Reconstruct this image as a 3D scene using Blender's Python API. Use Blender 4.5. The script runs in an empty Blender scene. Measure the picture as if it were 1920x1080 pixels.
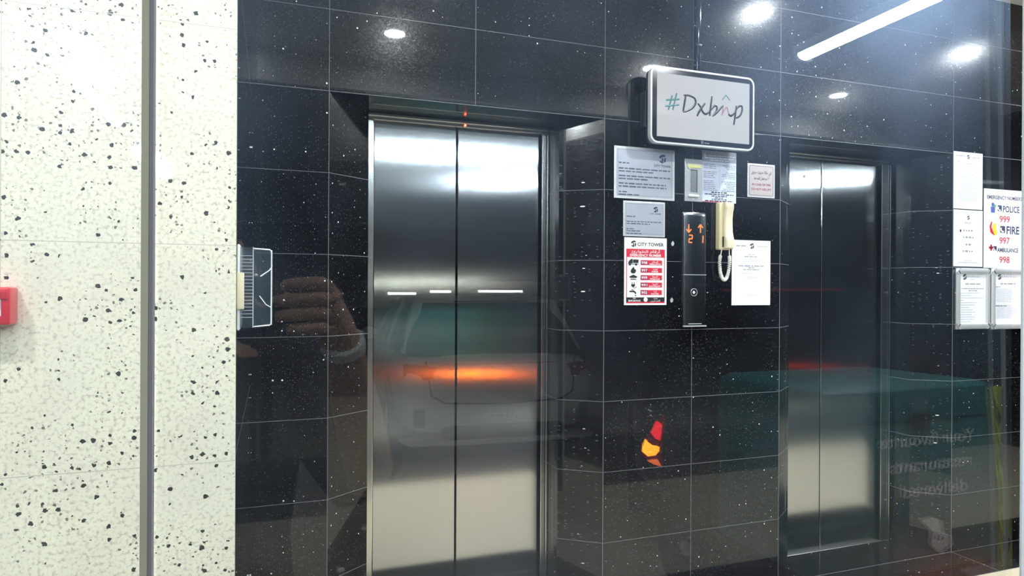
import bpy, bmesh, math, random
from mathutils import Vector, Matrix
random.seed(7)
PI = math.pi
R = math.radians
S = bpy.context.scene
COL = S.collection

# ------------------------------------------------------------------ camera
F_PX, YAW, PITCH, ROLL, ZC = 1259.93, 19.752, -0.059, 0.29, 1.4752
cam_d = bpy.data.cameras.new('camera')
cam = bpy.data.objects.new('camera', cam_d)
COL.objects.link(cam)
cam_d.sensor_fit = 'HORIZONTAL'
cam_d.sensor_width = 36.0
cam_d.lens = F_PX / 1920.0 * 36.0
cam_d.clip_start = 0.01
cam_d.clip_end = 200
cam.matrix_world = (Matrix.Translation((0, 0, ZC)) @ Matrix.Rotation(-R(YAW), 4, 'Z') @ Matrix.Rotation(R(PITCH), 4, 'X')
                    @ Matrix.Rotation(PI / 2, 4, 'X') @ Matrix.Rotation(-R(-ROLL), 4, 'Z'))
S.camera = cam
# ------------------------------------------------------------------ world, exposure
w = bpy.data.worlds.new('world'); S.world = w; w.use_nodes = True
w.node_tree.nodes['Background'].inputs[0].default_value = (.55, .62, .75, 1)
w.node_tree.nodes['Background'].inputs[1].default_value = .02
vs = S.view_settings
S.display_settings.display_device = 'sRGB'
vs.view_transform = 'Standard'; vs.look = 'None'; vs.gamma = 1.0; vs.use_curve_mapping = False
vs.exposure = 1.3
S.cycles.sample_clamp_indirect = 6.0
S.cycles.max_bounces = 10
S.cycles.glossy_bounces = 6
S.cycles.transparent_max_bounces = 24
TUBE = 62.0          # radiance of a fluorescent tube
DOWN = 13.0          # watts of a lobby downlight

# ------------------------------------------------------------------ materials
def mat(name):
    m = bpy.data.materials.new(name); m.use_nodes = True
    nt = m.node_tree
    return m, nt, nt.nodes['Principled BSDF']

def N(nt, typ, **kw):
    n = nt.nodes.new(typ)
    for k, v in kw.items():
        if k.startswith('i_'):
            key = k[2:]
            key = int(key) if key.isdigit() else key.replace('_', ' ')
            n.inputs[key].default_value = v
        else:
            setattr(n, k, v)
    return n

def pm(name, col, rough=.5, metal=0., spec=.5, coat=0., coatr=.05, emit=None, es=0., noise=.0, nscale=30.):
    m, nt, b = mat(name)
    b.inputs['Base Color'].default_value = (*col, 1)
    b.inputs['Roughness'].default_value = rough
    b.inputs['Metallic'].default_value = metal
    b.inputs['Specular IOR Level'].default_value = spec
    b.inputs['Coat Weight'].default_value = coat
    b.inputs['Coat Roughness'].default_value = coatr
    if emit:
        b.inputs['Emission Color'].default_value = (*emit, 1)
        b.inputs['Emission Strength'].default_value = es
    if noise > 0:
        tc = N(nt, 'ShaderNodeTexCoord')
        nz = N(nt, 'ShaderNodeTexNoise', i_Scale=nscale, i_Detail=4.)
        nt.links.new(tc.outputs['Object'], nz.inputs['Vector'])
        mx = N(nt, 'ShaderNodeMix', data_type='RGBA')
        mx.inputs[6].default_value = (*[c * (1 - noise) for c in col], 1)
        mx.inputs[7].default_value = (*[min(1, c * (1 + noise)) for c in col], 1)
        nt.links.new(nz.outputs['Fac'], mx.inputs[0])
        nt.links.new(mx.outputs[2], b.inputs['Base Color'])
    return m

def math_n(nt, op, a, b=None, c=None):
    n = N(nt, 'ShaderNodeMath', operation=op)
    for i, v in enumerate((a, b, c)):
        if v is None: continue
        if hasattr(v, 'is_output') or isinstance(v, bpy.types.NodeSocket): nt.links.new(v, n.inputs[i])
        else: n.inputs[i].default_value = v
    return n.outputs[0]

def mixc(nt, fac, a, b):
    mx = N(nt, 'ShaderNodeMix', data_type='RGBA')
    for i, v in ((0, fac), (6, a), (7, b)):
        if isinstance(v, bpy.types.NodeSocket): nt.links.new(v, mx.inputs[i])
        else: mx.inputs[i].default_value = v if i == 0 else (*v, 1)
    return mx.outputs[2]

def vor(nt, vec, scale, rnd=1.0):
    v = N(nt, 'ShaderNodeTexVoronoi', feature='F1', voronoi_dimensions='2D', i_Scale=scale, i_Randomness=rnd)
    nt.links.new(vec, v.inputs['Vector'])
    sep = N(nt, 'ShaderNodeSeparateColor')
    nt.links.new(v.outputs['Color'], sep.inputs[0])
    return v.outputs['Distance'], sep.outputs[0], sep.outputs[1], v.outputs['Color']

def flat_coord(nt, vec, floor=False):
    """position on the slab: along the wall (or floor) and up it"""
    sp = N(nt, 'ShaderNodeSeparateXYZ'); nt.links.new(vec, sp.inputs[0])
    cb = N(nt, 'ShaderNodeCombineXYZ')
    if floor:
        nt.links.new(sp.outputs[0], cb.inputs[0]); nt.links.new(sp.outputs[1], cb.inputs[1])
    else:
        nt.links.new(math_n(nt, 'MULTIPLY_ADD', sp.outputs[1], .93, sp.outputs[0]), cb.inputs[0]); nt.links.new(sp.outputs[2], cb.inputs[1])
    return cb.outputs[0]

def noise(nt, vec, scale, detail=4., rough=.55):
    n = N(nt, 'ShaderNodeTexNoise', i_Scale=scale, i_Detail=detail, i_Roughness=rough)
    nt.links.new(vec, n.inputs['Vector'])
    return n.outputs['Fac']

def ramp(nt, fac, lo, hi):
    mr = N(nt, 'ShaderNodeMapRange', clamp=True)
    nt.links.new(fac, mr.inputs[0])
    mr.inputs[1].default_value = lo; mr.inputs[2].default_value = hi
    return mr.outputs[0]

def black_granite(name='black_galaxy_granite', base=(.0028, .0028, .0036), floor=False):
    m, nt, b = mat(name)
    tc = N(nt, 'ShaderNodeTexCoord').outputs['Object']
    fl = flat_coord(nt, tc, floor)
    # bright mica flecks, sparse and clustered
    d, r, g, _ = vor(nt, fl, 26.)
    size = math_n(nt, 'MULTIPLY_ADD', math_n(nt, 'POWER', g, 3.), .055, .030)
    clus = ramp(nt, noise(nt, tc, 1.7, 3.), .42, .66)
    gate = math_n(nt, 'GREATER_THAN', math_n(nt, 'ADD', r, math_n(nt, 'MULTIPLY', clus, .20)), .945)
    fleck = math_n(nt, 'MULTIPLY', math_n(nt, 'LESS_THAN', d, size), gate)
    d2, r2, g2, _ = vor(nt, fl, 110.)
    gate2 = math_n(nt, 'GREATER_THAN', math_n(nt, 'ADD', r2, math_n(nt, 'MULTIPLY', clus, .22)), .97)
    fine = math_n(nt, 'MULTIPLY', math_n(nt, 'LESS_THAN', d2, .16), gate2)
    _, r3, _, _ = vor(nt, fl, 300.)
    grain = ramp(nt, r3, .55, 1.0)
    c0 = mixc(nt, grain, base, tuple(c * 1.8 for c in base))
    c1 = mixc(nt, fine, c0, (.10, .105, .12))
    c2 = mixc(nt, fleck, c1, (.92, .92, .88))
    nt.links.new(c2, b.inputs['Base Color'])
    smear = noise(nt, tc, 2.6, 5.)
    b.inputs['Roughness'].default_value = .21
    nt.links.new(math_n(nt, 'MULTIPLY_ADD', grain, .30, math_n(nt, 'MULTIPLY', smear, .16)), b.inputs['Specular IOR Level'])
    b.inputs['Coat Weight'].default_value = 1.0
    b.inputs['Coat IOR'].default_value = 1.43
    b.inputs['Coat Roughness'].default_value = .025
    return m

def beige_granite():
    m, nt, b = mat('beige_speckled_granite')
    tc = N(nt, 'ShaderNodeTexCoord').outputs['Object']
    mott = noise(nt, tc, 120., 5., .62)
    veil = noise(nt, tc, 5., 4.)
    c0 = mixc(nt, ramp(nt, mott, .50, .71), (.925, .885, .70), (.46, .42, .33))
    c0 = mixc(nt, math_n(nt, 'MULTIPLY', ramp(nt, veil, .45, .75), .35), c0, (.70, .62, .52))
    c0 = mixc(nt, math_n(nt, 'MULTIPLY', ramp(nt, noise(nt, tc, 3.1, 3.), .5, .75), .5), c0, (.84, .82, .70))
    for sc, thr, th, s0 in ((44., .66, .17, 1.), (95., .73, .22, .8)):
        wob = N(nt, 'ShaderNodeVectorMath', operation='MULTIPLY_ADD')
        nz = N(nt, 'ShaderNodeTexNoise', i_Scale=170., i_Detail=2.)
        nt.links.new(tc, nz.inputs['Vector'])
        nt.links.new(nz.outputs['Color'], wob.inputs[0]); wob.inputs[1].default_value = (.007,) * 3
        nt.links.new(tc, wob.inputs[2])
        d, r, g, _ = vor(nt, flat_coord(nt, wob.outputs[0]), sc)
        clus = ramp(nt, noise(nt, tc, 9., 3.), .38, .62)
        gate = math_n(nt, 'GREATER_THAN', math_n(nt, 'ADD', math_n(nt, 'MULTIPLY', r, .65), math_n(nt, 'MULTIPLY', clus, .35)), thr)
        dot = math_n(nt, 'MULTIPLY', math_n(nt, 'LESS_THAN', d, math_n(nt, 'MULTIPLY_ADD', g, th, .05)), gate)
        c0 = mixc(nt, math_n(nt, 'MULTIPLY', dot, s0), c0, (.035, .033, .03))
    nt.links.new(c0, b.inputs['Base Color'])
    b.inputs['Roughness'].default_value = .45
    b.inputs['Coat Weight'].default_value = .8
    b.inputs['Coat Roughness'].default_value = .05
    return m

def steel(name, col=(.56, .565, .575), rough=.26, aniso=.8, wav=.0, axis=(1, 0, 0)):
    m, nt, b = mat(name)
    b.inputs['Metallic'].default_value = 1.0
    tc = N(nt, 'ShaderNodeTexCoord').outputs['Object']
    mp = N(nt, 'ShaderNodeMapping'); mp.inputs['Scale'].default_value = (420., 420., 3.)
    nt.links.new(tc, mp.inputs['Vector'])
    st = noise(nt, mp.outputs[0], 1., 3.)
    nt.links.new(mixc(nt, st, tuple(c * .9 for c in col), tuple(min(1, c * 1.08) for c in col)), b.inputs['Base Color'])
    b.inputs['Roughness'].default_value = rough
    b.inputs['Anisotropic'].default_value = aniso
    if aniso:
        cx = N(nt, 'ShaderNodeCombineXYZ')
        for i in range(3): cx.inputs[i].default_value = axis[i]
        nt.links.new(cx.outputs[0], b.inputs['Tangent'])
    if wav:
        mp2 = N(nt, 'ShaderNodeMapping'); mp2.inputs['Scale'].default_value = (2.2, 1., .55)
        nt.links.new(tc, mp2.inputs['Vector'])
        bp = N(nt, 'ShaderNodeBump', i_Strength=1.0, i_Distance=wav)
        nt.links.new(noise(nt, mp2.outputs[0], 1., 1.), bp.inputs['Height'])
        nt.links.new(bp.outputs[0], b.inputs['Normal'])
    return m

def glass_pane(name, f0=.042, tint=(.965, .985, .975), film=.042):
    """clear sheet: what is not reflected passes straight on; a faint dust film scatters a little"""
    m = bpy.data.materials.new(name); m.use_nodes = True
    nt = m.node_tree
    for n in list(nt.nodes):
        if n.type != 'OUTPUT_MATERIAL': nt.nodes.remove(n)
    out = nt.nodes[0]
    geo = N(nt, 'ShaderNodeNewGeometry')
    dp = N(nt, 'ShaderNodeVectorMath', operation='DOT_PRODUCT')
    nt.links.new(geo.outputs['Incoming'], dp.inputs[0]); nt.links.new(geo.outputs['Normal'], dp.inputs[1])
    c = math_n(nt, 'ABSOLUTE', dp.outputs['Value'])
    k = math_n(nt, 'POWER', math_n(nt, 'SUBTRACT', 1., c), 5.)
    fr = math_n(nt, 'MULTIPLY_ADD', k, 1 - f0, f0)
    tr = N(nt, 'ShaderNodeBsdfTransparent'); tr.inputs[0].default_value = (*tint, 1)
    gl = N(nt, 'ShaderNodeBsdfGlossy'); gl.inputs['Roughness'].default_value = .0
    mx = N(nt, 'ShaderNodeMixShader')
    nt.links.new(fr, mx.inputs[0]); nt.links.new(tr.outputs[0], mx.inputs[1]); nt.links.new(gl.outputs[0], mx.inputs[2])
    last = mx
    if film:
        tc = N(nt, 'ShaderNodeTexCoord').outputs['Object']
        g2 = N(nt, 'ShaderNodeBsdfGlossy'); g2.inputs['Roughness'].default_value = .38
        g2.inputs[0].default_value = (.58, .74, 1., 1)
        mx2 = N(nt, 'ShaderNodeMixShader')
        nt.links.new(math_n(nt, 'MULTIPLY', ramp(nt, noise(nt, tc, 5., 5.), .3, .8), film * 2), mx2.inputs[0])
        nt.links.new(mx.outputs[0], mx2.inputs[1]); nt.links.new(g2.outputs[0], mx2.inputs[2])
        last = mx2
    nt.links.new(last.outputs[0], out.inputs['Surface'])
    return m

def emis(name, col, s):
    m = bpy.data.materials.new(name); m.use_nodes = True
    nt = m.node_tree
    for n in list(nt.nodes):
        if n.type != 'OUTPUT_MATERIAL': nt.nodes.remove(n)
    e = N(nt, 'ShaderNodeEmission'); e.inputs[0].default_value = (*col, 1); e.inputs[1].default_value = s
    nt.links.new(e.outputs[0], nt.nodes[0].inputs['Surface'])
    return m

M = {}
M['granite'] = black_granite()
M['granite_floor'] = black_granite('black_granite_floor', (.004, .0045, .005), True)
M['grout'] = pm('grey_joint', (.17, .175, .19), .7)
M['beige'] = beige_granite()
M['beige_joint'] = pm('sand_joint', (.60, .57, .47), .7)
M['steel_door'] = steel('brushed_steel_door', (.50, .505, .515), .145, .97, .0, (1, 0, 0))
M['steel_frame'] = steel('brushed_steel_frame', (.62, .62, .60), .22, .5)
M['steel_dark'] = pm('mirror_steel_plate', (.25, .265, .29), .2, 1.0)
M['steel'] = pm('satin_steel', (.62, .63, .66), .3, 1.0)
M['alu'] = pm('anodised_aluminium', (.66, .67, .70), .38, .85, noise=.06, nscale=40)
M['alu_light'] = pm('light_aluminium', (.80, .81, .83), .35, .6)
M['plate'] = pm('frosted_metal_plate', (.60, .63, .73), .30, .55, noise=.12, nscale=9)
M['plate_warm'] = pm('warm_metal_plate', (.62, .56, .55), .35, .5, noise=.08, nscale=12)
M['paper'] = pm('white_paper', (.82, .82, .84), .6)
M['paper_blue'] = pm('bluish_laminate', (.60, .66, .82), .35)
M['sign_white'] = pm('white_sign_face', (.84, .84, .85), .3)
M['ink'] = pm('black_ink', (.012, .012, .016), .5)
M['ink_grey'] = pm('grey_print', (.30, .31, .36), .6)
M['ink_faint'] = pm('pale_print', (.50, .50, .62), .6)
M['ink_plate'] = pm('engraved_print', (.10, .11, .15), .5)
M['navy'] = pm('navy_print', (.02, .03, .10), .5)
M['red'] = pm('red_print', (.62, .018, .045), .4)
M['red_dark'] = pm('crimson_print', (.30, .03, .08), .4)
M['red_plastic'] = pm('red_plastic', (.62, .025, .04), .3, coat=.4)
M['yellow_tape'] = pm('pale_yellow_tape', (.85, .83, .38), .6)
M['cream_plastic'] = pm('aged_cream_plastic', (.80, .70, .42), .4)
M['cream_light'] = pm('cream_plastic', (.80, .70, .50), .38)
M['cord_white'] = pm('off_white_cord', (.84, .82, .76), .5)
M['black_plastic'] = pm('black_plastic', (.012, .012, .014), .35)
M['black_gloss'] = pm('black_gloss', (.008, .009, .014), .12)
M['rim_white'] = pm('silver_rim', (.62, .63, .65), .3, .2)
M['screen'] = pm('lit_screen', (.05, .05, .05), .04, emit=(.76, .755, .80), es=.33)
M['scr_black'] = pm('screen_black', (.008, .008, .01), .2)
M['scr_teal'] = pm('screen_teal', (.02, .04, .04), .2, emit=(.03, .40, .42), es=.19)
M['scr_pink'] = pm('screen_pink', (.04, .02, .03), .2, emit=(.78, .42, .52), es=.2)
M['led'] = emis('orange_led', (1., .16, .04), 1.3)
M['led_red'] = emis('red_led', (1., .05, .02), 9.)
M['cover'] = glass_pane('clear_plastic_cover', .08, (.86, .88, .88), .05)
M['rib'] = pm('clear_plastic_rib', (.40, .42, .43), .3)
M['cover_edge'] = pm('clear_plastic_edge', (.80, .82, .82), .25)
M['glass'] = glass_pane('float_glass')
M['gasket'] = pm('olive_grey_gasket', (.33, .32, .22), .6)
M['gasket_dark'] = pm('grey_gasket', (.16, .155, .16), .6)
M['gasket_white'] = pm('clear_edge_seal', (.70, .76, .78), .4)
M['cream_floor'] = pm('cream_floor_tile', (.61, .535, .395), .35, noise=.05, nscale=14)
M['mat'] = pm('dark_entrance_matting', (.035, .034, .033), .9, noise=.2, nscale=200)
M['asphalt'] = pm('dark_kerb_paving', (.05, .048, .045), .8, noise=.2, nscale=60)
M['concrete'] = pm('garage_concrete', (.32, .285, .235), .65, noise=.12, nscale=5)
M['ceil'] = pm('white_ceiling', (.86, .86, .87), .7)
M['garage_ceil'] = pm('garage_soffit', (.16, .16, .165), .8, noise=.1, nscale=3)
M['garage_wall'] = pm('garage_wall_paint', (.10, .10, .10), .8, noise=.1, nscale=2)
M['garage_band'] = pm('pale_wall_band', (.36, .355, .31), .7)
M['tube'] = emis('fluorescent_tube', (.78, .88, 1.), TUBE)
M['tube_far'] = emis('far_fluorescent_tube', (1., .99, .9), 15.)
M['down'] = emis('downlight_lens', (.85, .93, 1.), 40.)
M['batten'] = pm('white_batten', (.75, .76, .77), .5)
M['paint_white'] = pm('white_car_paint', (.80, .76, .70), .35, coat=1., coatr=.03)
M['paint_dark'] = pm('black_car_paint', (.012, .012, .013), .35, coat=1., coatr=.03)
M['car_glass'] = pm('tinted_car_glass', (.012, .014, .014), .06)
M['tyre'] = pm('tyre_rubber', (.015, .015, .015), .8)
M['lamp_red'] = pm('red_lamp_lens', (.45, .01, .015), .15, coat=1.)
M['lamp_red_lit'] = emis('lit_red_lens', (1., .02, .04), 4.5)
M['lamp_amber_lit'] = emis('lit_amber_lens', (1., .42, .02), 8.)
M['lamp_orange_lit'] = emis('lit_orange_lens', (1., .2, .04), 3.5)
M['tail_dim'] = emis('dim_tail_lamp', (1., .05, .03), 9.)
M['tail_lit'] = emis('lit_tail_lamp', (1., .17, .008), 90.)
M['teal'] = pm('teal_box_fabric', (.013, .175, .160), .5)
M['teal_dark'] = pm('dark_teal_lid', (.012, .15, .14), .45)
M['hivis'] = pm('hi_vis_yellow', (.62, .74, .02), .45)
M['box_print'] = pm('white_box_print', (.82, .84, .82), .5)
M['skin'] = pm('skin', (.46, .27, .18), .5, noise=.08, nscale=25)
M['nail'] = pm('finger_nail', (.60, .40, .33), .35)
M['cloth'] = pm('dark_shirt_cloth', (.030, .026, .026), .85, noise=.2, nscale=60)
M['trouser'] = pm('dark_trouser_cloth', (.02, .02, .024), .9)
M['hair'] = pm('dark_hair', (.010, .009, .008), .6)
M['band'] = pm('white_wrist_strap', (.75, .74, .72), .5)
M['blue'] = pm('blue_print', (.08, .12, .45), .5)
M['yellow'] = pm('yellow_print', (.85, .62, .05), .5)
M['green_p'] = pm('green_print', (.10, .40, .12), .5)
M['dark_slot'] = pm('dark_gap', (.004, .004, .005), .7)

# ------------------------------------------------------------------ mesh helpers
def tag(o, label=None, cat=None, group=None, kind=None):
    if label: o['label'] = label
    if cat: o['category'] = cat
    if group: o['group'] = group
    if kind: o['kind'] = kind
    return o

def empty(name, loc=(0, 0, 0), rz=0., label=None, cat=None, group=None, kind=None):
    o = bpy.data.objects.new(name, None); COL.objects.link(o)
    o.location = loc; o.rotation_euler = (0, 0, rz); o.empty_display_size = .05
    return tag(o, label, cat, group, kind)

class B:
    """collects shapes (in world, or in the parent's local frame) and links them as ONE mesh object"""
    def __init__(s): s.bm = bmesh.new()
    def _m(s, geom_verts, mi):
        fs = set()
        for v in geom_verts:
            for f in v.link_faces: fs.add(f)
        for f in fs: f.material_index = mi
    def box(s, x0, x1, y0, y1, z0, z1, bev=0., seg=2, mi=0, rot=None, piv=None):
        r = bmesh.ops.create_cube(s.bm, size=1.)
        vs = r['verts']
        for v in vs:
            v.co = Vector((x0 + (v.co.x + .5) * (x1 - x0), y0 + (v.co.y + .5) * (y1 - y0), z0 + (v.co.z + .5) * (z1 - z0)))
        s._m(vs, mi)
        if bev:
            es = list({e for v in vs for e in v.link_edges})
            rr = bmesh.ops.bevel(s.bm, geom=es, offset=bev, segments=seg, affect='EDGES', profile=.5)
            vs = list({v for f in rr['faces'] for v in f.verts} | {v for v in vs if v.is_valid})
            for f in rr['faces']: f.material_index = mi
        if rot is not None:
            piv = Vector(piv or ((x0 + x1) / 2, (y0 + y1) / 2, (z0 + z1) / 2))
            for v in vs: v.co = rot @ (v.co - piv) + piv
        return s
    def quad(s, a, b, c, d, mi=0):
        f = s.bm.faces.new([s.bm.verts.new(p) for p in (a, b, c, d)]); f.material_index = mi
        return s
    def prism(s, pts, y0, y1, mi=0):
        """outline in X,Z (counter-clockwise seen from -Y) between depths y0 (front) and y1"""
        a = [s.bm.verts.new((x, y0, z)) for x, z in pts]; b = [s.bm.verts.new((x, y1, z)) for x, z in pts]
        n = len(pts)
        fs = [s.bm.faces.new(a), s.bm.faces.new(b[::-1])]
        for i in range(n): fs.append(s.bm.faces.new((a[i], b[i], b[(i + 1) % n], a[(i + 1) % n])))
        for f in fs: f.material_index = mi
        return s
    def rrect(s, x0, x1, z0, z1, r, y0, y1, seg=6, mi=0):
        return s.prism(rr_pts(x0, x1, z0, z1, r, seg), y0, y1, mi)
    def ring(s, outer, inner, y0, y1, mi=0):
        n = len(outer)
        V = lambda pts, y: [s.bm.verts.new((x, y, z)) for x, z in pts]
        oa, ia, ob, ib = V(outer, y0), V(inner, y0), V(outer, y1), V(inner, y1)
        for i in range(n):
            j = (i + 1) % n
            for q in ((oa[i], oa[j], ia[j], ia[i]), (ob[j], ob[i], ib[i], ib[j]), (oa[j], oa[i], ob[i], ob[j]), (ia[i], ia[j], ib[j], ib[i])):
                s.bm.faces.new(q).material_index = mi
        return s
    def cyl(s, c, axis, r, h, n=24, r2=None, mi=0):
        r_ = bmesh.ops.create_cone(s.bm, cap_ends=True, segments=n, radius1=r, radius2=r if r2 is None else r2, depth=h)
        q = Vector((0, 0, 1)).rotation_difference(Vector(axis).normalized()).to_matrix()
        for v in r_['verts']: v.co = q @ v.co + Vector(c)
        s._m(r_['verts'], mi)
        return s
    def ball(s, c, r, sc=(1, 1, 1), n=16, mi=0):
        r_ = bmesh.ops.create_uvsphere(s.bm, u_segments=n, v_segments=n // 2 + 2, radius=r)
        for v in r_['verts']: v.co = Vector((v.co.x * sc[0], v.co.y * sc[1], v.co.z * sc[2])) + Vector(c)
        s._m(r_['verts'], mi)
        return s
    def tube(s, pts, r, n=10, mi=0, closed=False, flat=None):
        P = [Vector(p) for p in pts]; m = len(P); rings = []
        rad = r if isinstance(r, (list, tuple)) else [r] * m
        up = None
        for i, p in enumerate(P):
            t = (P[(i + 1) % m] - P[i - 1]) if closed else (P[min(i + 1, m - 1)] - P[max(i - 1, 0)])
            t.normalize()
            if up is None:
                up = t.orthogonal().normalized()
            up = (up - t * up.dot(t)); up.normalize()
            bi = t.cross(up)
            ring = []
            for k in range(n):
                a = 2 * PI * k / n
                off = (up * math.cos(a) + bi * math.sin(a)) * rad[i]
                if flat is not None: off.y *= flat
                ring.append(s.bm.verts.new(p + off))
            rings.append(ring)
        for i in range(m if closed else m - 1):
            a, b = rings[i], rings[(i + 1) % m]
            for k in range(n): s.bm.faces.new((a[k], a[(k + 1) % n], b[(k + 1) % n], b[k])).material_index = mi
        if not closed:
            s.bm.faces.new(rings[0][::-1]).material_index = mi; s.bm.faces.new(rings[-1]).material_index = mi
        return s
    def lathe(s, prof, c, axis, n=28, mi=0):
        """profile [(radius, along)] spun about axis through c"""
        q = Vector((0, 0, 1)).rotation_difference(Vector(axis).normalized()).to_matrix()
        rings = []
        for r, h in prof:
            rings.append([s.bm.verts.new(q @ Vector((r * math.cos(2 * PI * k / n), r * math.sin(2 * PI * k / n), h)) + Vector(c)) for k in range(n)])
        for a, b in zip(rings, rings[1:]):
            for k in range(n): s.bm.faces.new((a[k], a[(k + 1) % n], b[(k + 1) % n], b[k])).material_index = mi
        s.bm.faces.new(rings[0][::-1]).material_index = mi; s.bm.faces.new(rings[-1]).material_index = mi
        return s
    def loft(s, rings, mi=0, caps=True):
        V = [[s.bm.verts.new(p) for p in r] for r in rings]
        n = len(V[0])
        for a, b in zip(V, V[1:]):
            for k in range(n): s.bm.faces.new((a[k], a[(k + 1) % n], b[(k + 1) % n], b[k])).material_index = mi
        if caps:
            s.bm.faces.new(V[0][::-1]).material_index = mi; s.bm.faces.new(V[-1]).material_index = mi
        return s
    def text(s, body, x, z, size, y, align='CENTER', bold=0., width=None, ext=.0004, mi=0):
        """lettering standing on the plane y, facing -Y; (x, z) is the middle (or end) of the line's centre"""
        cu = bpy.data.curves.new('t', 'FONT')
        cu.body = body; cu.size = 1.; cu.align_x = 'LEFT'; cu.offset = bold; cu.extrude = 0.; cu.resolution_u = 3
        o = bpy.data.objects.new('t', cu); COL.objects.link(o)
        me = bpy.data.meshes.new_from_object(o.evaluated_get(bpy.context.evaluated_depsgraph_get()))
        COL.objects.unlink(o); bpy.data.objects.remove(o); bpy.data.curves.remove(cu)
        if not len(me.vertices): return s
        xs = [v.co.x for v in me.vertices]
        x0, x1 = min(xs), max(xs)
        k = size / .72                       # size = cap height
        kx = k if width is None else width / (x1 - x0)
        wd = (x1 - x0) * kx
        ox = {'CENTER': x - wd / 2, 'LEFT': x, 'RIGHT': x - wd}[align]
        vs = [s.bm.verts.new((ox + (v.co.x - x0) * kx, y, z + (v.co.y - .36) * k)) for v in me.vertices]
        for p in me.polygons:
            try: s.bm.faces.new([vs[i] for i in p.vertices]).material_index = mi
            except ValueError: pass
        bpy.data.meshes.remove(me)
        return s
    def lines(s, x0, x1, z, h, y, frac=1., word=(2., 6.), mi=0, align='LEFT'):
        """one line of print too small to read: word-long dashes"""
        tot = (x1 - x0) * frac
        st = x0 if align == 'LEFT' else (x0 + x1) / 2 - tot / 2 if align == 'CENTER' else x1 - tot
        x = st
        while x < st + tot - h * .6:
            wd = min(h * random.uniform(*word), st + tot - x)
            hh = h * random.uniform(.75, 1.)
            s.quad((x, y, z - hh / 2), (x + wd, y, z - hh / 2), (x + wd, y, z + hh / 2), (x, y, z + hh / 2), mi)
            x += wd + h * .75
        return s
    def rect(s, x0, x1, z0, z1, y, mi=0):
        return s.quad((x0, y, z0), (x1, y, z0), (x1, y, z1), (x0, y, z1), mi)
    def build(s, name, m, parent=None, smooth=False, loc=None, normals=True):
        if normals: bmesh.ops.recalc_face_normals(s.bm, faces=s.bm.faces)
        me = bpy.data.meshes.new(name); s.bm.to_mesh(me); s.bm.free()
        for k in (m if isinstance(m, (list, tuple)) else [m]): me.materials.append(M[k] if isinstance(k, str) else k)
        if smooth:
            me.shade_smooth()
            try: me.set_sharp_from_angle(angle=R(38))
            except Exception: pass
        o = bpy.data.objects.new(name, me); COL.objects.link(o)
        if parent: o.parent = parent
        if loc: o.location = loc
        return o

def rr_pts(x0, x1, z0, z1, r, seg=6):
    out = []
    for cx, cz, a0 in ((x1 - r, z0 + r, -90), (x1 - r, z1 - r, 0), (x0 + r, z1 - r, 90), (x0 + r, z0 + r, 180)):
        for i in range(seg + 1):
            a = R(a0 + 90 * i / seg)
            out.append((cx + r * math.cos(a), cz + r * math.sin(a)))
    return out

# ---- Arabic letters in their joined forms, right to left
_AR = {'ا': 0xFE8D, 'أ': 0xFE83, 'إ': 0xFE87, 'ب': 0xFE8F, 'ة': 0xFE93, 'ت': 0xFE95, 'ث': 0xFE99, 'ج': 0xFE9D, 'ح': 0xFEA1, 'خ': 0xFEA5,
       'د': 0xFEA9, 'ر': 0xFEAD, 'س': 0xFEB1, 'ش': 0xFEB5, 'ص': 0xFEB9, 'ط': 0xFEC1, 'ع': 0xFEC9, 'غ': 0xFECD, 'ف': 0xFED1, 'ق': 0xFED5,
       'ك': 0xFED9, 'ل': 0xFEDD, 'م': 0xFEE1, 'ن': 0xFEE5, 'ه': 0xFEE9, 'و': 0xFEED, 'ي': 0xFEF1, 'ئ': 0xFE89, 'ء': 0xFE80}
_NOJOIN = set('اأإدروةء')
def arabic(t):
    out = []
    for wd in t.split(' '):
        g = []; i = 0; prev = False
        while i < len(wd):
            c = wd[i]
            if c == 'ل' and i + 1 < len(wd) and wd[i + 1] in 'اأإ':
                base = {'ا': 0xFEFB, 'أ': 0xFEF7, 'إ': 0xFEF9}[wd[i + 1]]
                g.append(chr(base + (1 if prev else 0))); prev = False; i += 2; continue
            nxt = i + 1 < len(wd) and c not in _NOJOIN and wd[i + 1] != 'ء'
            b = _AR[c]
            if c == 'ء': g.append(chr(b))
            elif c in _NOJOIN: g.append(chr(b + (1 if prev else 0)))
            else: g.append(chr(b + (3 if prev and nxt else 2 if nxt else 1 if prev else 0)))
            prev = nxt; i += 1
        out.append(''.join(g)[::-1])
    return ' '.join(out[::-1])

# ------------------------------------------------------------------ layout (metres; X along the lift wall, Y into it)
WY = 2.717                       # face of the granite wall
H = .32                          # tile course
A1, B1, A2, B2 = .212, 1.417, 2.401, 3.606
SPL, DEP, RET = .1695, .1232, .1471
DY = WY + DEP + RET              # plane of the lift doors
TOP = 7 * H
LC = 3.15                        # lobby ceiling
GY = .42                         # glass front
XL, XR = -2.2, 6.6
PX, PY = -.072, 1.6              # right edge and face of the beige pier

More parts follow.
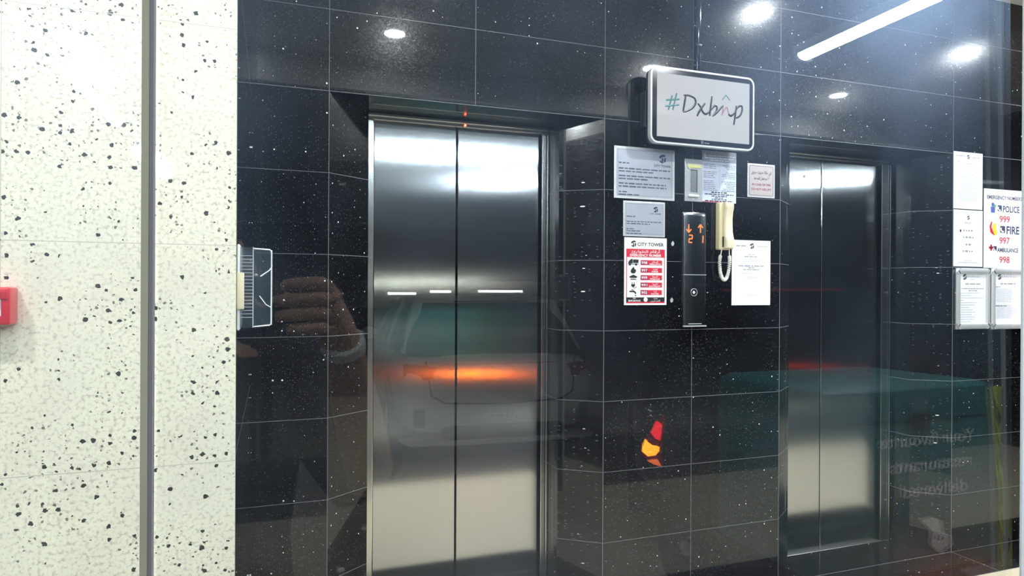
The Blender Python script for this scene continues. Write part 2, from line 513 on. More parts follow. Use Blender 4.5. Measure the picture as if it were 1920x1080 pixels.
def tiles(bm, o, u, v, us, vs, g=.0019):
    """stone slabs with narrow joints on the plane o + u*s + v*t"""
    o, u, v = Vector(o), Vector(u), Vector(v)
    P = lambda a, b: o + u * a + v * b
    def cuts(c):
        r = []
        for a, b in zip(c, c[1:]): r.append((a, b))
        return r
    for i, (a, b) in enumerate(cuts(us)):
        a2 = a + (g / 2 if i else 0); b2 = b - (g / 2 if i < len(us) - 2 else 0)
        for j, (c, d) in enumerate(cuts(vs)):
            c2 = c + (g / 2 if j else 0); d2 = d - (g / 2 if j < len(vs) - 2 else 0)
            bm.quad(P(a2, c2), P(b2, c2), P(b2, d2), P(a2, d2), 0)
            if i < len(us) - 2: bm.quad(P(b2, c2), P(b2 + g, c2), P(b2 + g, d2), P(b2, d2), 1)
            if j < len(vs) - 2: bm.quad(P(a2, d2), P(b2, d2), P(b2, d2 + g), P(a2, d2 + g), 1)
    return bm

# ------------------------------------------------------------------ room shell
rows = [k * H for k in range(8)]
rows_hi = [TOP, 8 * H, 9 * H, LC]
X, Z3, Y3 = (1, 0, 0), (0, 0, 1), (0, 1, 0)
b = B()
tiles(b, (0, WY, 0), X, Z3, [XL, -.62, A1], rows)
tiles(b, (0, WY, 0), X, Z3, [B1, 1.885, A2], rows)
tiles(b, (0, WY, 0), X, Z3, [B2, 4.4, 5.2, 6.0, XR], rows)
tiles(b, (0, WY, 0), X, Z3, [XL, -.62, A1, .808, B1, 1.885, A2, B2, 4.4, 5.2, 6.0, XR], rows_hi)
for x in (A1, B1, A2, B2):      # joint above each corner, and along the head line
    b.quad((x - .0014, WY - .0002, TOP), (x + .0014, WY - .0002, TOP), (x + .0014, WY - .0002, TOP + .01), (x - .0014, WY - .0002, TOP + .01), 1)
for x0, x1 in ((XL, A1), (B1, A2), (B2, XR)):
    b.quad((x0, WY - .0002, TOP - .0012), (x1, WY - .0002, TOP - .0012), (x1, WY - .0002, TOP + .0012), (x0, WY - .0002, TOP + .0012), 1)
for a, c in ((A1, B1), (A2, B2)):
    L = math.hypot(SPL, DEP)
    tiles(b, (a, WY, 0), (SPL / L, DEP / L, 0), Z3, [0, L], rows, .0022)
    tiles(b, (c, WY, 0), (-SPL / L, DEP / L, 0), Z3, [0, L], rows, .0022)
    for x in (a + SPL, c - SPL): tiles(b, (x, WY + DEP, 0), Y3, Z3, [0, RET + .05], rows, .0022)
    b.quad((a, WY, TOP), (c, WY, TOP), (c - SPL, WY + DEP, TOP), (a + SPL, WY + DEP, TOP), 0)
    b.quad((a + SPL, WY + DEP, TOP), (c - SPL, WY + DEP, TOP), (c - SPL, DY + .05, TOP), (a + SPL, DY + .05, TOP), 0)
    for x in (a, c):            # pale arris line on the corners
        b.box(x - .0011, x + .0011, WY - .0008, WY + .001, 0, TOP, mi=1)
    b.box(a, c, WY - .0008, WY + .001, TOP - .001, TOP + .0012, mi=1)
tag(b.build('wall_back', ['granite', 'grout'], normals=False), kind='structure')

# beige pier on the left, with its black stone return
b = B()
zj = [0, .14, .616, 1.09, 1.564, 2.04, 2.52, LC]
tiles(b, (0, PY, 0), X, Z3, [XL, -1.1, -.506, PX], zj, .002)
b.quad((PX, PY, 0), (PX, PY + .02, 0), (PX, PY + .02, LC), (PX, PY, LC), 0)
tag(b.build('wall_left', ['beige', 'beige_joint'], normals=False), kind='structure')
b = B()
tiles(b, (PX, PY + .02, 0), Y3, Z3, [0, WY - PY - .02], [0, 1.1, 2.2, LC], .002)
tag(b.build('trim_1', ['granite', 'grout'], normals=False), kind='structure')
# far walls of the lobby
b = B(); b.quad((XR, GY, 0), (XR, WY, 0), (XR, WY, LC), (XR, GY, LC)); tag(b.build('wall_right', 'granite'), kind='structure')
b = B(); b.quad((XL, GY, 0), (XL, PY, 0), (XL, PY, LC), (XL, GY, LC)); tag(b.build('wall_left_end', 'beige'), kind='structure')
# floors
b = B(); b.box(XL, XR, 2.45, DY + .02, -.03, 0)
b.box(XL, XR, WY - .0012, WY + .0012, -.001, .0006, mi=1); b.box(XL, XR, 2.446, 2.4495, -.03, .0006, mi=1)
for x in (A1, B1, A2, B2, 4.6, 5.6): b.box(x - .001, x + .001, 2.45, WY, -.001, .0006, mi=1)
tag(b.build('floor_threshold_strip', ['granite_floor', 'grout']), kind='structure')
b = B(); tiles(b, (0, 0, 0), X, Y3, [XL, -1.6, -1.0, -.4, .2, .8, 1.4, 2.0, 2.6, 3.2, 3.8, 4.4, 5.0, 5.6, XR], [.95, 1.45, 1.95, 2.446], .003)
tag(b.build('floor', ['cream_floor', 'beige_joint'], normals=False), kind='structure')
b = B(); b.quad((XL, -.6, -.002), (XR, -.6, -.002), (XR, .95, -.002), (XL, .95, -.002)); tag(b.build('floor_entrance', 'asphalt'), kind='structure')
GX0, GX1, GYB = -7., 11., -13.
b = B(); b.quad((GX0, GYB, -.004), (GX1, GYB, -.004), (GX1, -.6, -.004), (GX0, -.6, -.004)); tag(b.build('floor_garage', 'concrete'), kind='structure')
# ceilings
b = B(); b.quad((XL, GY, LC), (XR, GY, LC), (XR, WY, LC), (XL, WY, LC)); tag(b.build('ceiling', 'ceil'), kind='structure')
b = B(); b.quad((GX0, GYB, 2.95), (GX1, GYB, 2.95), (GX1, GY, 2.95), (GX0, GY, 2.95)); tag(b.build('ceiling_garage', 'garage_ceil'), kind='structure')
b = B(); b.box(XL, XR, GY - .06, GY + .06, 2.9, LC + .02); tag(b.build('trim_2', 'ceil'), kind='structure')
# garage walls
b = B(); b.box(GX0, GX1, GYB - .1, GYB, 0, 2.95); tag(b.build('wall_front', 'garage_wall'), kind='structure')
b = B(); b.box(.5, 6.4, GYB, GYB + .05, 1.28, 1.84); tag(b.build('trim_3', 'garage_band'), kind='structure')
b = B(); b.quad((GX0, GYB, 0), (GX0, GY, 0), (GX0, GY, 2.95), (GX0, GYB, 2.95)); tag(b.build('wall_garage_left', 'garage_wall'), kind='structure')
b = B(); b.quad((GX1, GYB, 0), (GX1, GY, 0), (GX1, GY, 2.95), (GX1, GYB, 2.95)); tag(b.build('wall_garage_right', 'garage_wall'), kind='structure')
for x0, x1 in ((GX0, XL), (XR, GX1)):
    b = B(); b.box(x0, x1, GY, GY + .1, 0, 2.95); tag(b.build('wall_front', 'beige'), kind='structure')

# ------------------------------------------------------------------ glass front
def pane(n, x0, x1, tilt=0.):
    bb = B()
    for yy in (-.003, .003): bb.quad((x0, yy, .01), (x1, yy, .01), (x1, yy, 2.9), (x0, yy, 2.9))
    o = bb.build('window_%d' % n, 'glass', loc=(0, GY, 0)); o.rotation_euler = (-R(tilt), 0, 0)
    return tag(o, kind='structure')
pane(1, XL, -.0672)
pane(2, -.0614, .6464, .5)
pane(3, .6502, 2.6); pane(4, 2.61, 4.6); pane(5, 4.61, XR)
b = B(); b.box(-.0672, -.0636, GY - .004, GY + .004, .0, 2.9); b.box(-.0636, -.0614, GY - .0035, GY + .0045, 0, 2.9, mi=1)
tag(b.build('trim_4', ['gasket', 'gasket_dark']), kind='structure')
b = B(); b.box(.6464, .6502, GY - .0005, GY + .0015, 0, 2.9); tag(b.build('trim_5', 'gasket_white'), kind='structure')

# ------------------------------------------------------------------ lift doors
def lift(n, a, c, fl, pl, seam, pr, fr):
    root = tag(empty('door_%d' % n, ((a + c) / 2, DY, 0)), kind='structure')
    ox = (a + c) / 2
    def put(bb, name, m, par=root, sm=False):
        o = bb.build(name, m, None, sm)
        for v in o.data.vertices: v.co.x -= ox; v.co.y -= DY
        o.parent = par
        return o
    zt = 2.205
    bb = B(); bb.box(pl, seam - .0032, DY, DY + .03, .008, zt, bev=.0025, seg=1); p1 = put(bb, 'door_panel', 'steel_door')
    bb = B(); bb.box(seam + .0032, pr, DY, DY + .03, .008, zt, bev=.0025, seg=1); put(bb, 'door_panel', 'steel_door')
    k = B(); kx = seam - .128 if n == 1 else seam - .122
    k.lathe([(.010, 0), (.010, .002), (.0075, .003), (.0075, .0015), (.004, .0015), (.004, .0034), (.001, .0034)], (kx, DY, 2.104), (0, -1, 0), 24)
    put(k, 'key_lock', 'steel_dark', p1, True)
    bb = B(); bb.box(pl, pr, DY + .031, DY + .05, 0, zt); put(bb, 'shaft_gap', 'dark_slot')
    bb = B()
    bb.box(pr + .005, fr - .012, DY - .028, DY + .03, 0, zt, bev=.003, seg=2); bb.box(fr - .012, fr, DY - .034, DY + .03, 0, zt, bev=.003, seg=2)
    put(bb, 'door_frame', 'steel_frame')
    bb = B(); bb.box(fl, pl - .003, DY - .028, DY + .03, 0, zt, bev=.003, seg=2); put(bb, 'door_frame', 'steel_frame')
    bb = B(); bb.box(fl, fr, DY - .02, DY + .03, zt, TOP - .002, bev=.003); bb.box(fl, fr, DY - .03, DY - .018, TOP - .02, TOP - .008, bev=.002, seg=1)
    put(bb, 'header_rail', 'steel_frame')
    bb = B(); bb.box(fl, fr, DY - .03, DY + .03, .0005, .008, bev=.002, seg=1)
    for i in range(3): bb.box(fl, fr, DY - .024 + i * .008, DY - .021 + i * .008, .008, .0095)
    put(bb, 'door_sill', 'steel_frame')
    if n == 1:
        bb = B(); bb.ball((.834, DY - .024, 2.214), .0045, n=10); put(bb, 'indicator_lamp', 'led_red', root, True)
    return root
lift(1, A1, B1, .3825, .425, .8015, 1.206, 1.2465)
lift(2, A2, B2, 2.5715, 2.60, 2.929, 3.346, 3.42)

# ------------------------------------------------------------------ lamps
def downlight(x, y, label, watt=DOWN):
    root = empty('ceiling_downlight', (x, y, LC), label=label, cat='ceiling light', group='recessed lobby downlights')
    bb = B(); bb.lathe([(.072, -.004), (.095, -.004), (.098, 0), (.094, .004), (.072, .002)], (0, 0, 0), (0, 0, 1), 32)
    bb.build('trim_ring', 'alu_light', root, True)
    bb = B(); bb.cyl((0, 0, .0015), (0, 0, 1), .071, .002, 32); bb.build('lens', 'down', root)
    ld = bpy.data.lights.new('lamp', 'AREA'); ld.shape = 'DISK'; ld.size = .13; ld.energy = watt; ld.color = (.96, .98, 1.); ld.spread = R(165)
    lo = bpy.data.objects.new('lamp', ld); COL.objects.link(lo); lo.parent = root; lo.location = (0, 0, -.006)
    return root
for x, y, t, wt in ((.763, .992, 'round recessed downlight reflected high above the left lift', 9.),
                    (.78, 2.06, 'round recessed downlight close in front of the left lift', 7.),
                    (2.753, 2.117, 'bright round downlight reflected in the black wall between the two lifts', 15.),
                    (2.72, .98, 'round downlight reflected behind the top corner of the display', 13.),
                    (4.596, 2.055, 'bright round downlight reflected beyond the right lift above the notices', 15.),
                    (4.605, .922, 'small downlight reflected over the head of the right lift', 13.),
                    (-1.15, .55, 'round recessed downlight in front of the beige pier', 11.),
                    (-.32, .62, 'round recessed downlight near the inner edge of the beige pier', 4.5)):
    downlight(x, y, t, wt)

def tube_light(x, y, z, ln, along, label, m='tube', wd=.088):
    root = empty('tube_light', (x, y, z), 0 if along == 'x' else PI / 2, label=label, cat='tube light', group='fluorescent battens of the car park')
    bb = B(); bb.box(-ln / 2 - .02, ln / 2 + .02, -wd / 2 - .004, wd / 2 + .004, .012, .06, bev=.006); bb.build('housing', 'batten', root)
    bb = B()
    pr = [(wd / 2 * math.cos(a), -.03 * math.sin(a) + .012) for a in [PI * i / 10 for i in range(11)]]
    bb.loft([[(xx, p, q) for p, q in pr] for xx in (-ln / 2, ln / 2)]); bb.build('diffuser', m, root, True)
    for s in (-1, 1):
        bb = B(); bb.box(s * ln / 2 - .012, s * ln / 2 + .012, -wd / 2 - .003, wd / 2 + .003, -.022, .06, bev=.004); bb.build('end_cap', 'batten', root)
    if z < 2.8:
        for s in (-.35, .35):
            bb = B(); bb.cyl((s * ln, 0, .06 + (2.95 - z - .06) / 2), (0, 0, 1), .006, 2.95 - z - .06, 8); bb.build('hanger_rod', 'steel', root)
    return root
tube_light(-.942, -1.02, 2.7, .80, 'y', 'short fluorescent batten mirrored as a slanted streak in the beige pier')
tube_light(2.56, -1.25, 2.7, 1.2, 'y', 'long fluorescent batten reflected as the bright slanting bar at upper right')
tube_light(1.42, .0, 2.7, 1.35, 'x', 'fluorescent batten mirrored across the top of the left lift door')
tube_light(5.75, .05, 2.7, .95, 'x', 'fluorescent batten mirrored across the top of the right lift door')
tube_light(-1.1, -4.2, 2.7, 1.5, 'y', 'added fluorescent batten, unseen, lighting the left side of the white car')  # added lamp, out of sight, to brighten the white car
tube_light(-2.8, -2.6, 2.7, 1.5, 'y', 'added fluorescent batten, unseen, at the far left of the car park')  # another added lamp, hidden behind the pier, lighting the car from the left
def far_tube(x0, x1, z, label):
    root = empty('wall_tube_light', ((x0 + x1) / 2, GYB + .05, z), label=label, cat='tube light', group='tube lights on the far car park wall')
    bb = B(); bb.box(-(x1 - x0) / 2, (x1 - x0) / 2, 0, .05, -.03, .03, bev=.005); bb.build('housing', 'batten', root)
    bb = B(); bb.tube([(-(x1 - x0) / 2 + .03, .065, 0), ((x1 - x0) / 2 - .03, .065, 0)], .024, 12); bb.build('tube', 'tube_far', root, True)
k = (13 + .84) / (12 + .84)
far_tube(2.061 * k, 2.646 * k, 1.57, 'far wall tube light, leftmost of the three reflected in the left lift door')
far_tube(2.877 * k, 3.337 * k, 1.61, 'far wall tube light, middle one of the three reflected in the left lift door')
far_tube(3.851 * k, 4.829 * k, 1.62, 'far wall tube light, longest and rightmost of the three in the left lift door')

# ------------------------------------------------------------------ the display
def display():
    yf = 2.617
    root = empty('wall_display', (0, 0, 0), label='black wall display with silver rim showing a handwritten hashtag logo', cat='display')
    # slight lean of the set as hung: front face is drawn square, then turned a little
    x0, x1, z0, z1 = 1.592, 2.156, 2.126, 2.472
    bb = B(); bb.rrect(x0 + .004, x1 - .004, z0 + .004, z1 - .004, .030, yf + .004, yf + .045); bb.build('housing', 'black_plastic', root, True)
    bb = B(); bb.box(x0 + .03, x1 - .03, yf + .045, WY - .001, z0 + .05, z1 - .03, bev=.012); bb.build('wall_box', 'black_plastic', root, True)
    bb = B(); bb.ring(rr_pts(x0, x1, z0, z1, .036), rr_pts(x0 + .008, x1 - .008, z0 + .008, z1 - .008, .029), yf - .002, yf + .022); bb.build('rim', 'rim_white', root, True)
    bb = B(); bb.rrect(x0 + .0075, x1 - .0075, z0 + .0075, z1 - .0075, .029, yf, yf + .006); bb.build('bezel', 'black_gloss', root, True)
    sx0, sx1, sz0, sz1 = 1.6255, 2.129, 2.157, 2.4425
    bb = B(); bb.box(sx0, sx1, yf - .0008, yf + .002, sz0, sz1); scr = bb.build('screen', 'screen', root)
    def P(u, v):
        uu = (u - 250) / 1048.; yt = 165 + (u - 250) * .114; vv = (v - yt) / (720. - 50. * uu)
        return (sx0 + uu * (sx1 - sx0), yf - .0016, sz1 - vv * (sz1 - sz0))
    def smooth_pts(pts, n=6):
        out = []
        for i in range(len(pts) - 1):
            p0, p1, p2, p3 = [Vector(pts[max(0, min(len(pts) - 1, i + d))]) for d in (-1, 0, 1, 2)]
            for j in range(n):
                t = j / n
                out.append(.5 * ((2 * p1) + (p2 - p0) * t + (2 * p0 - 5 * p1 + 4 * p2 - p3) * t * t + (3 * p1 - p0 - 3 * p2 + p3) * t ** 3))
        out.append(Vector(pts[-1])); return out
    def stroke(bb, pts, r, curve=True):
        p = [P(*q) for q in pts]
        if curve and len(p) > 2: p = smooth_pts(p)
        m = len(p)
        bb.tube(p, [r * (.72 + .28 * math.sin(PI * min(1, (i + .6) / m))) for i in range(m)], 8, flat=.16)
    bb = B()
    for s in ([(344, 478), (493, 466)], [(337, 545), (487, 528)], [(412, 425), (372, 588)], [(461, 398), (420, 588)]): stroke(bb, s, .0042)
    bb.build('hash_sign', 'scr_teal', scr, True)
    bb = B()
    for s in ([(562, 425), (548, 510), (534, 605)], [(540, 420), (600, 422), (658, 450), (673, 500), (642, 555), (585, 592), (534, 606)],
              [(697, 508), (728, 548), (752, 600), (782, 626), (815, 610), (845, 570)], [(780, 505), (742, 555), (708, 610), (690, 652)],
              [(858, 425), (846, 520), (836, 600), (832, 648)], [(834, 600), (862, 556), (898, 530), (916, 556), (900, 605), (862, 648)],
              [(862, 648), (905, 615), (945, 570), (988, 528)], [(1050, 620), (1070, 640), (1100, 628), (1135, 585)],
              [(1142, 528), (1130, 620), (1112, 742)], [(1132, 580), (1165, 538), (1202, 530), (1210, 572), (1185, 636), (1138, 666)]):
        stroke(bb, s, .0052)
    bb.build('handwritten_word', 'scr_black', scr, True)
    bb = B(); stroke(bb, [(986, 520), (984, 580), (970, 638)], .0034); stroke(bb, [(970, 638), (1000, 575), (1030, 548), (1042, 582), (1054, 632)], .0034)
    bb.build('pink_letter', 'scr_pink', scr, True)
    bb = B(); stroke(bb, [(974, 465), (1020, 410)], .0026, False); stroke(bb, [(1020, 410), (1066, 470)], .0026, False); bb.build('teal_caret', 'scr_teal', scr, True)
    bb = B(); bb.tube([(1.866 + .006 * math.cos(a), yf - .0006, 2.1465 + .006 * math.sin(a)) for a in [2 * PI * i / 16 for i in range(16)]], .0009, 6, closed=True)
    bb.ball((1.866, yf - .0004, 2.1465), .0022, (1, .3, 1), 8)
    bb.lines(1.880, 1.906, 2.1445, .0055, yf - .0006, 1., (.8, 1.1)); bb.build('maker_mark', 'ink_grey', root)
    # wall bracket and lead on the side
    bb = B(); bb.box(x0 + .002, x0 + .03, yf + .05, WY - .001, z0 + .08, z1 - .10, bev=.004); bb.build('bracket', 'black_plastic', root)
    bb = B(); bb.tube([(1.60, WY - .03, 2.36), (1.603, WY - .02, 2.30), (1.612, WY - .02, 2.24), (1.62, WY - .025, 2.19), (1.65, WY - .03, 2.188)], .003, 8); bb.build('lead', 'black_plastic', root, True)
    bb = B(); bb.tube([(2.13, WY - .012, 2.20), (2.18, WY - .008, 2.222), (2.24, WY - .007, 2.232), (2.30, WY - .006, 2.236)], .0028, 8); bb.build('lead', 'black_plastic', root, True)
display()
cd = empty('cable_conduit', (0, 0, 0), label='thin black cable conduit running up from behind the display', cat='conduit')
b = B(); b.box(1.893, 1.917, WY - .018, WY - .001, 2.44, LC - .001, bev=.004); b.build('channel', 'black_gloss', cd, True)
for z in (2.62, 2.92):
    b = B(); b.box(1.889, 1.921, WY - .020, WY - .0005, z, z + .014, bev=.003); b.build('clip', 'black_plastic', cd, True)

# ------------------------------------------------------------------ notices on the granite
def logo_mark(bb, x, z, s, y, mi=0):
    """hexagonal mark of two hooked bars"""
    def poly(pts): bb.prism([(x + a * s, z + c * s) for a, c in pts], y - .0003, y, mi)
    poly([(-.5, .12), (-.18, .12), (-.10, .30), (.22, .30), (.5, .48), (.16, .62), (-.20, .55), (-.5, .34)])
    poly([(-.46, -.34), (-.14, -.52), (.10, -.50), (.10, .18), (-.08, .18), (-.10, -.26), (-.40, -.20)])
    poly([(.20, -.46), (.48, -.28), (.48, .28), (.30, .18), (.22, -.10)])

def sheet(name, label, cat, x0, x1, z0, z1, m, t=.0012, border=None, group=None, y=WY, part='board', bev=0.):
    root = empty(name, ((x0 + x1) / 2, y, z0), label=label, cat=cat, group=group)
    # children keep world-built meshes: shift them into the empty's frame
    def put(bb, nm, mm, par=None, sm=False):
        o = bb.build(nm, mm, None, sm)
        for v in o.data.vertices: v.co -= Vector(((x0 + x1) / 2, y, z0))
        o.parent = par or root
        return o
    bb = B(); bb.box(x0, x1, y - t, y - .0001, z0, z1, bev=bev, seg=2); put(bb, part, m)
    return put, y - t

def frame_lines(bb, x0, x1, z0, z1, w_, y, mi=0):
    bb.rect(x0, x1, z0, z0 + w_, y, mi); bb.rect(x0, x1, z1 - w_, z1, y, mi); bb.rect(x0, x0 + w_, z0, z1, y, mi); bb.rect(x1 - w_, x1, z0, z1, y, mi)

# large silver notice
x0, x1, z0, z1 = 1.464, 1.783, 1.884, 2.122
put, y = sheet('metal_notice', 'large silver notice plate below left of the display', 'notice', x0, x1, z0, z1, 'alu_light', .004, bev=.0012)
b = B(); b.box(x0 + .010, x1 - .010, y - .0008, y, z0 + .010, z1 - .010); put(b, 'face', 'plate')
yy = y - .0012
b = B(); frame_lines(b, x0 + .016, x1 - .016, z0 + .015, z1 - .015, .0016, yy); put(b, 'border', 'ink_grey')
b = B(); logo_mark(b, 1.716, 2.075, .036, yy); put(b, 'logo', 'navy')
b = B(); b.text('CITY TOWER', 1.716, 2.043, .0105, yy, width=.092, bold=.035); put(b, 'lettering', 'ink_plate')
b = B()
for z, f in ((2.046, .20), (2.021, 1.), (2.008, .68), (1.987, 1.), (1.974, .58), (1.953, .92), (1.939, .93), (1.914, .17), (1.902, .40)):
    b.lines(x0 + .022, x1 - .026, z, .0068, yy, f)
put(b, 'print', 'ink_plate')
for sx in (x0 + .006, x1 - .006):
    b = B(); b.lathe([(.0028, 0), (.0026, .001), (.001, .0014)], (sx, y, z1 - .006), (0, -1, 0), 10); put(b, 'screw', 'steel')
# smaller silver notice
x0, x1, z0, z1 = 1.512, 1.732, 1.712, 1.874
put, y = sheet('metal_notice', 'smaller silver notice plate just above the red emergency poster', 'notice', x0, x1, z0, z1, 'alu_light', .004, bev=.0012)
b = B(); b.box(x0 + .008, x1 - .008, y - .0008, y, z0 + .008, z1 - .008); put(b, 'face', 'plate')
yy = y - .0012
b = B(); frame_lines(b, x0 + .012, x1 - .012, z0 + .012, z1 - .012, .0012, yy); put(b, 'border', 'ink_grey')
b = B(); logo_mark(b, 1.681, 1.838, .023, yy); put(b, 'logo', 'ink')
b = B(); b.text('CITY TOWER', 1.681, 1.819, .0065, yy, width=.058, bold=.03); put(b, 'lettering', 'ink_plate')
b = B()
for z, f in ((1.803, .24), (1.780, 1.), (1.770, .66), (1.746, .22), (1.737, .38), (1.725, .42)): b.lines(x0 + .016, x1 - .018, z, .0052, yy, f)
put(b, 'print', 'ink_plate')

# red and white emergency poster
x0, x1, z0, z1 = 1.519, 1.743, 1.3965, 1.707
put, y = sheet('emergency_poster', 'red and white emergency number poster under the small silver notice', 'poster', x0, x1, z0, z1, 'sign_white', .002)
yy = y - .0004
b = B(); logo_mark(b, 1.567, 1.677, .026, yy); b.text('CITY TOWER', 1.587, 1.677, .0155, yy, 'LEFT', .022, .140); put(b, 'logo', 'ink')
b = B(); b.rect(x0 + .010, x1 - .010, 1.617, 1.655, yy)
for xx in (x0 + .010, x1 - .014): b.rect(xx, xx + .004, 1.432, 1.617, yy)
b.rect(x0 + .010, x1 - .010, 1.405, 1.411, yy); put(b, 'red_band', 'red')
y2 = yy - .0004
b = B(); b.text(arabic('أرقام الطوارئ'), 1.631, 1.644, .0125, y2, width=.150, bold=.008); b.text('EMERGENCY NUMBER', 1.631, 1.626, .0115, y2, width=.166, bold=.022)
put(b, 'heading', 'sign_white')
rowz = [1.592, 1.557, 1.523, 1.489, 1.454]
rb = []
for z in rowz:
    b = B(); b.rect(1.604, 1.718, z - .0115, z + .0115, yy); rb.append(put(b, 'row_band', 'red'))
    b = B(); b.rect(1.605, 1.642, z - .0095, z + .0095, y2); put(b, 'number_box', 'red_dark', rb[-1])
for z, n_, a_, e_ in zip(rowz, ('998', '997', '999', '991', '992'), ('الإسعاف', 'الإطفاء', 'الشرطة', 'الكهرباء', 'الماء'), ('AMBULANCE', 'FIRE', 'POLICE', 'ELECTRICITY', 'WATER')):
    b = B(); b.text(n_, 1.6235, z, .0125, y2 - .0004, width=.030, bold=.012)
    b.text(arabic(a_), 1.680, z + .0048, .0075, y2, bold=.008)
    b.text(e_, 1.680, z - .0058, .0068, y2, bold=.02, width=min(.062, .0085 * len(e_)))
    put(b, 'row_lettering', 'sign_white', rb[rowz.index(z)])
# pictograms: ambulance, flame, police cap, plug, tap
b = B(); cx = 1.566; z = rowz[0]
b.prism([(cx - .028, z - .004), (cx - .022, z + .008), (cx - .012, z + .016), (cx - .004, z + .016), (cx - .004, z - .004)], yy - .0004, yy)
b.box(cx - .002, cx + .027, yy - .0004, yy, z - .002, z + .014)
for q in (-.018, .014): b.cyl((cx + q, yy - .0002, z - .009), (0, 1, 0), .0055, .0004, 14)
b.box(cx - .028, cx + .027, yy - .0004, yy, z - .0085, z - .006)
put(b, 'ambulance_pictogram', 'ink'); b = B(); z = rowz[1]
b.prism([(cx - .006, z - .015), (cx + .007, z - .015), (cx + .014, z - .006), (cx + .013, z + .003), (cx + .007, z + .004), (cx + .002, z + .016), (cx - .008, z + .007), (cx - .014, z - .003), (cx - .012, z - .011)], yy - .0004, yy)
put(b, 'flame_pictogram', 'ink'); b = B(); z = rowz[2]
b.prism([(cx - .022, z + .004), (cx, z + .013), (cx + .022, z + .004), (cx + .016, z - .002), (cx - .016, z - .002)], yy - .0004, yy)
b.prism([(cx - .018, z - .012), (cx - .012, z - .006), (cx + .012, z - .006), (cx + .018, z - .012), (cx + .010, z - .0095), (cx - .010, z - .0095)], yy - .0004, yy)
put(b, 'police_cap_pictogram', 'ink'); b = B(); z = rowz[3]
b.prism([(cx - .012, z + .003), (cx - .009, z - .007), (cx, z - .011), (cx + .008, z - .006), (cx + .010, z + .003)], yy - .0004, yy)
b.box(cx - .008, cx - .005, yy - .0004, yy, z + .003, z + .012); b.box(cx + .003, cx + .006, yy - .0004, yy, z + .003, z + .012)
b.tube([(cx, yy - .0002, z - .010), (cx + .004, yy - .0002, z - .015), (cx + .013, yy - .0002, z - .013), (cx + .016, yy - .0002, z - .006)], .0014, 6, flat=.2)
put(b, 'plug_pictogram', 'ink'); b = B(); z = rowz[4]
b.prism([(cx - .020, z + .002), (cx - .020, z + .008), (cx + .004, z + .009), (cx + .014, z + .003), (cx + .016, z - .006), (cx + .009, z - .006), (cx + .007, z - .001), (cx, z + .002)], yy - .0004, yy)
b.box(cx - .010, cx + .002, yy - .0004, yy, z + .011, z + .014); b.ball((cx + .012, yy, z - .014), .003, (1, .1, 1.3), 8)
put(b, 'tap_pictogram', 'ink')
b = B(); b.rect(x0 + .010, x1 - .010, 1.411, 1.432, yy); put(b, 'footer_band', 'ink')
b = B(); b.text('NO', 1.572, 1.4275, .0065, y2, bold=.012); b.text('SMOKING', 1.572, 1.4165, .0085, y2, bold=.02, width=.064)
b.text(arabic('ممنوع'), 1.683, 1.4275, .007, y2, bold=.006); b.text(arabic('التدخين'), 1.683, 1.4165, .008, y2, bold=.006, width=.05)
b.cyl((1.631, y2 - .0001, 1.4215), (0, 1, 0), .0105, .0003, 20); put(b, 'footer_lettering', 'sign_white')

# key switch plate
x0, x1, z0, z1 = 1.8385, 1.9365, 1.887, 2.088
put, y = sheet('key_switch_plate', 'narrow steel recessed plate with yellow tape left of the bluish leaflet', 'switch plate', x0, x1, z0, z1, 'alu', .005, bev=.0015)
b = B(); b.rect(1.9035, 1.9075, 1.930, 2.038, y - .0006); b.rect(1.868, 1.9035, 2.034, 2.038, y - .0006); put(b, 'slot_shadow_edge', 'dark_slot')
b = B(); b.rect(1.870, 1.905, 1.930, 2.036, y - .0004); put(b, 'recess', 'steel')
b = B(); b.prism([(1.854, 2.047), (1.862, 2.040), (1.868, 2.046), (1.922, 2.046), (1.929, 2.052), (1.923, 2.056), (1.929, 2.062), (1.858, 2.063), (1.853, 2.056)], y - .003, y - .002); put(b, 'tape', 'yellow_tape')
b = B(); b.box(1.856, 1.914, y - .008, y, 1.906, 1.919, bev=.003); put(b, 'lip', 'alu_light', None, True)
for zz in (2.071, 1.897):
    b = B(); b.lathe([(.0042, 0), (.004, .0012), (.0015, .002)], (1.888, y, zz), (0, -1, 0), 14); put(b, 'screw', 'steel', None, True)

# bluish leaflet
x0, x1, z0, z1 = 1.9372, 2.1335, 1.889, 2.135
put, y = sheet('info_leaflet', 'bluish two-column leaflet directly under the display', 'leaflet', x0, x1, z0, z1, 'paper_blue', .0012)
yy = y - .0004
b = B(); b.rect(x0, x1, 2.083, z1, yy); put(b, 'header_band', 'ink_grey')
b = B(); b.ball((x0 + .015, yy, 2.113), .008, (1, .08, 1), 12)
for z, f, a_ in ((2.113, .85, 'RIGHT'), (2.101, .95, 'CENTER'), (2.091, .6, 'CENTER')): b.lines(x0 + .008, x1 - .008, z, .005, yy - .0004, f, (1.5, 5), align=a_)
put(b, 'header_print', 'paper_blue')
b = B()
for i in range(15):
    z = 2.070 - i * .0088
    if i in (3, 8): continue
    b.lines(x0 + .008, 2.032, z, .0045, yy, random.uniform(.62, .96)); b.lines(2.042, x1 - .006, z - .001, .0045, yy, random.uniform(.55, .95), align='RIGHT')
b.rect(2.0365, 2.0377, 1.945, 2.078, yy); b.rect(x0 + .004, x1 - .004, 1.9455, 1.9467, yy)
put(b, 'print', 'ink_grey')
b = B()
for z, f, h_ in ((1.937, .5, .007), (1.9275, .92, .0052), (1.919, .5, .0048), (1.911, .28, .0048), (1.9035, .48, .0048), (1.8955, .9, .0062)): b.lines(x0 + .008, x1 - .008, z, h_, yy, f, (1.5, 5), align='CENTER')
put(b, 'contact_print', 'ink')
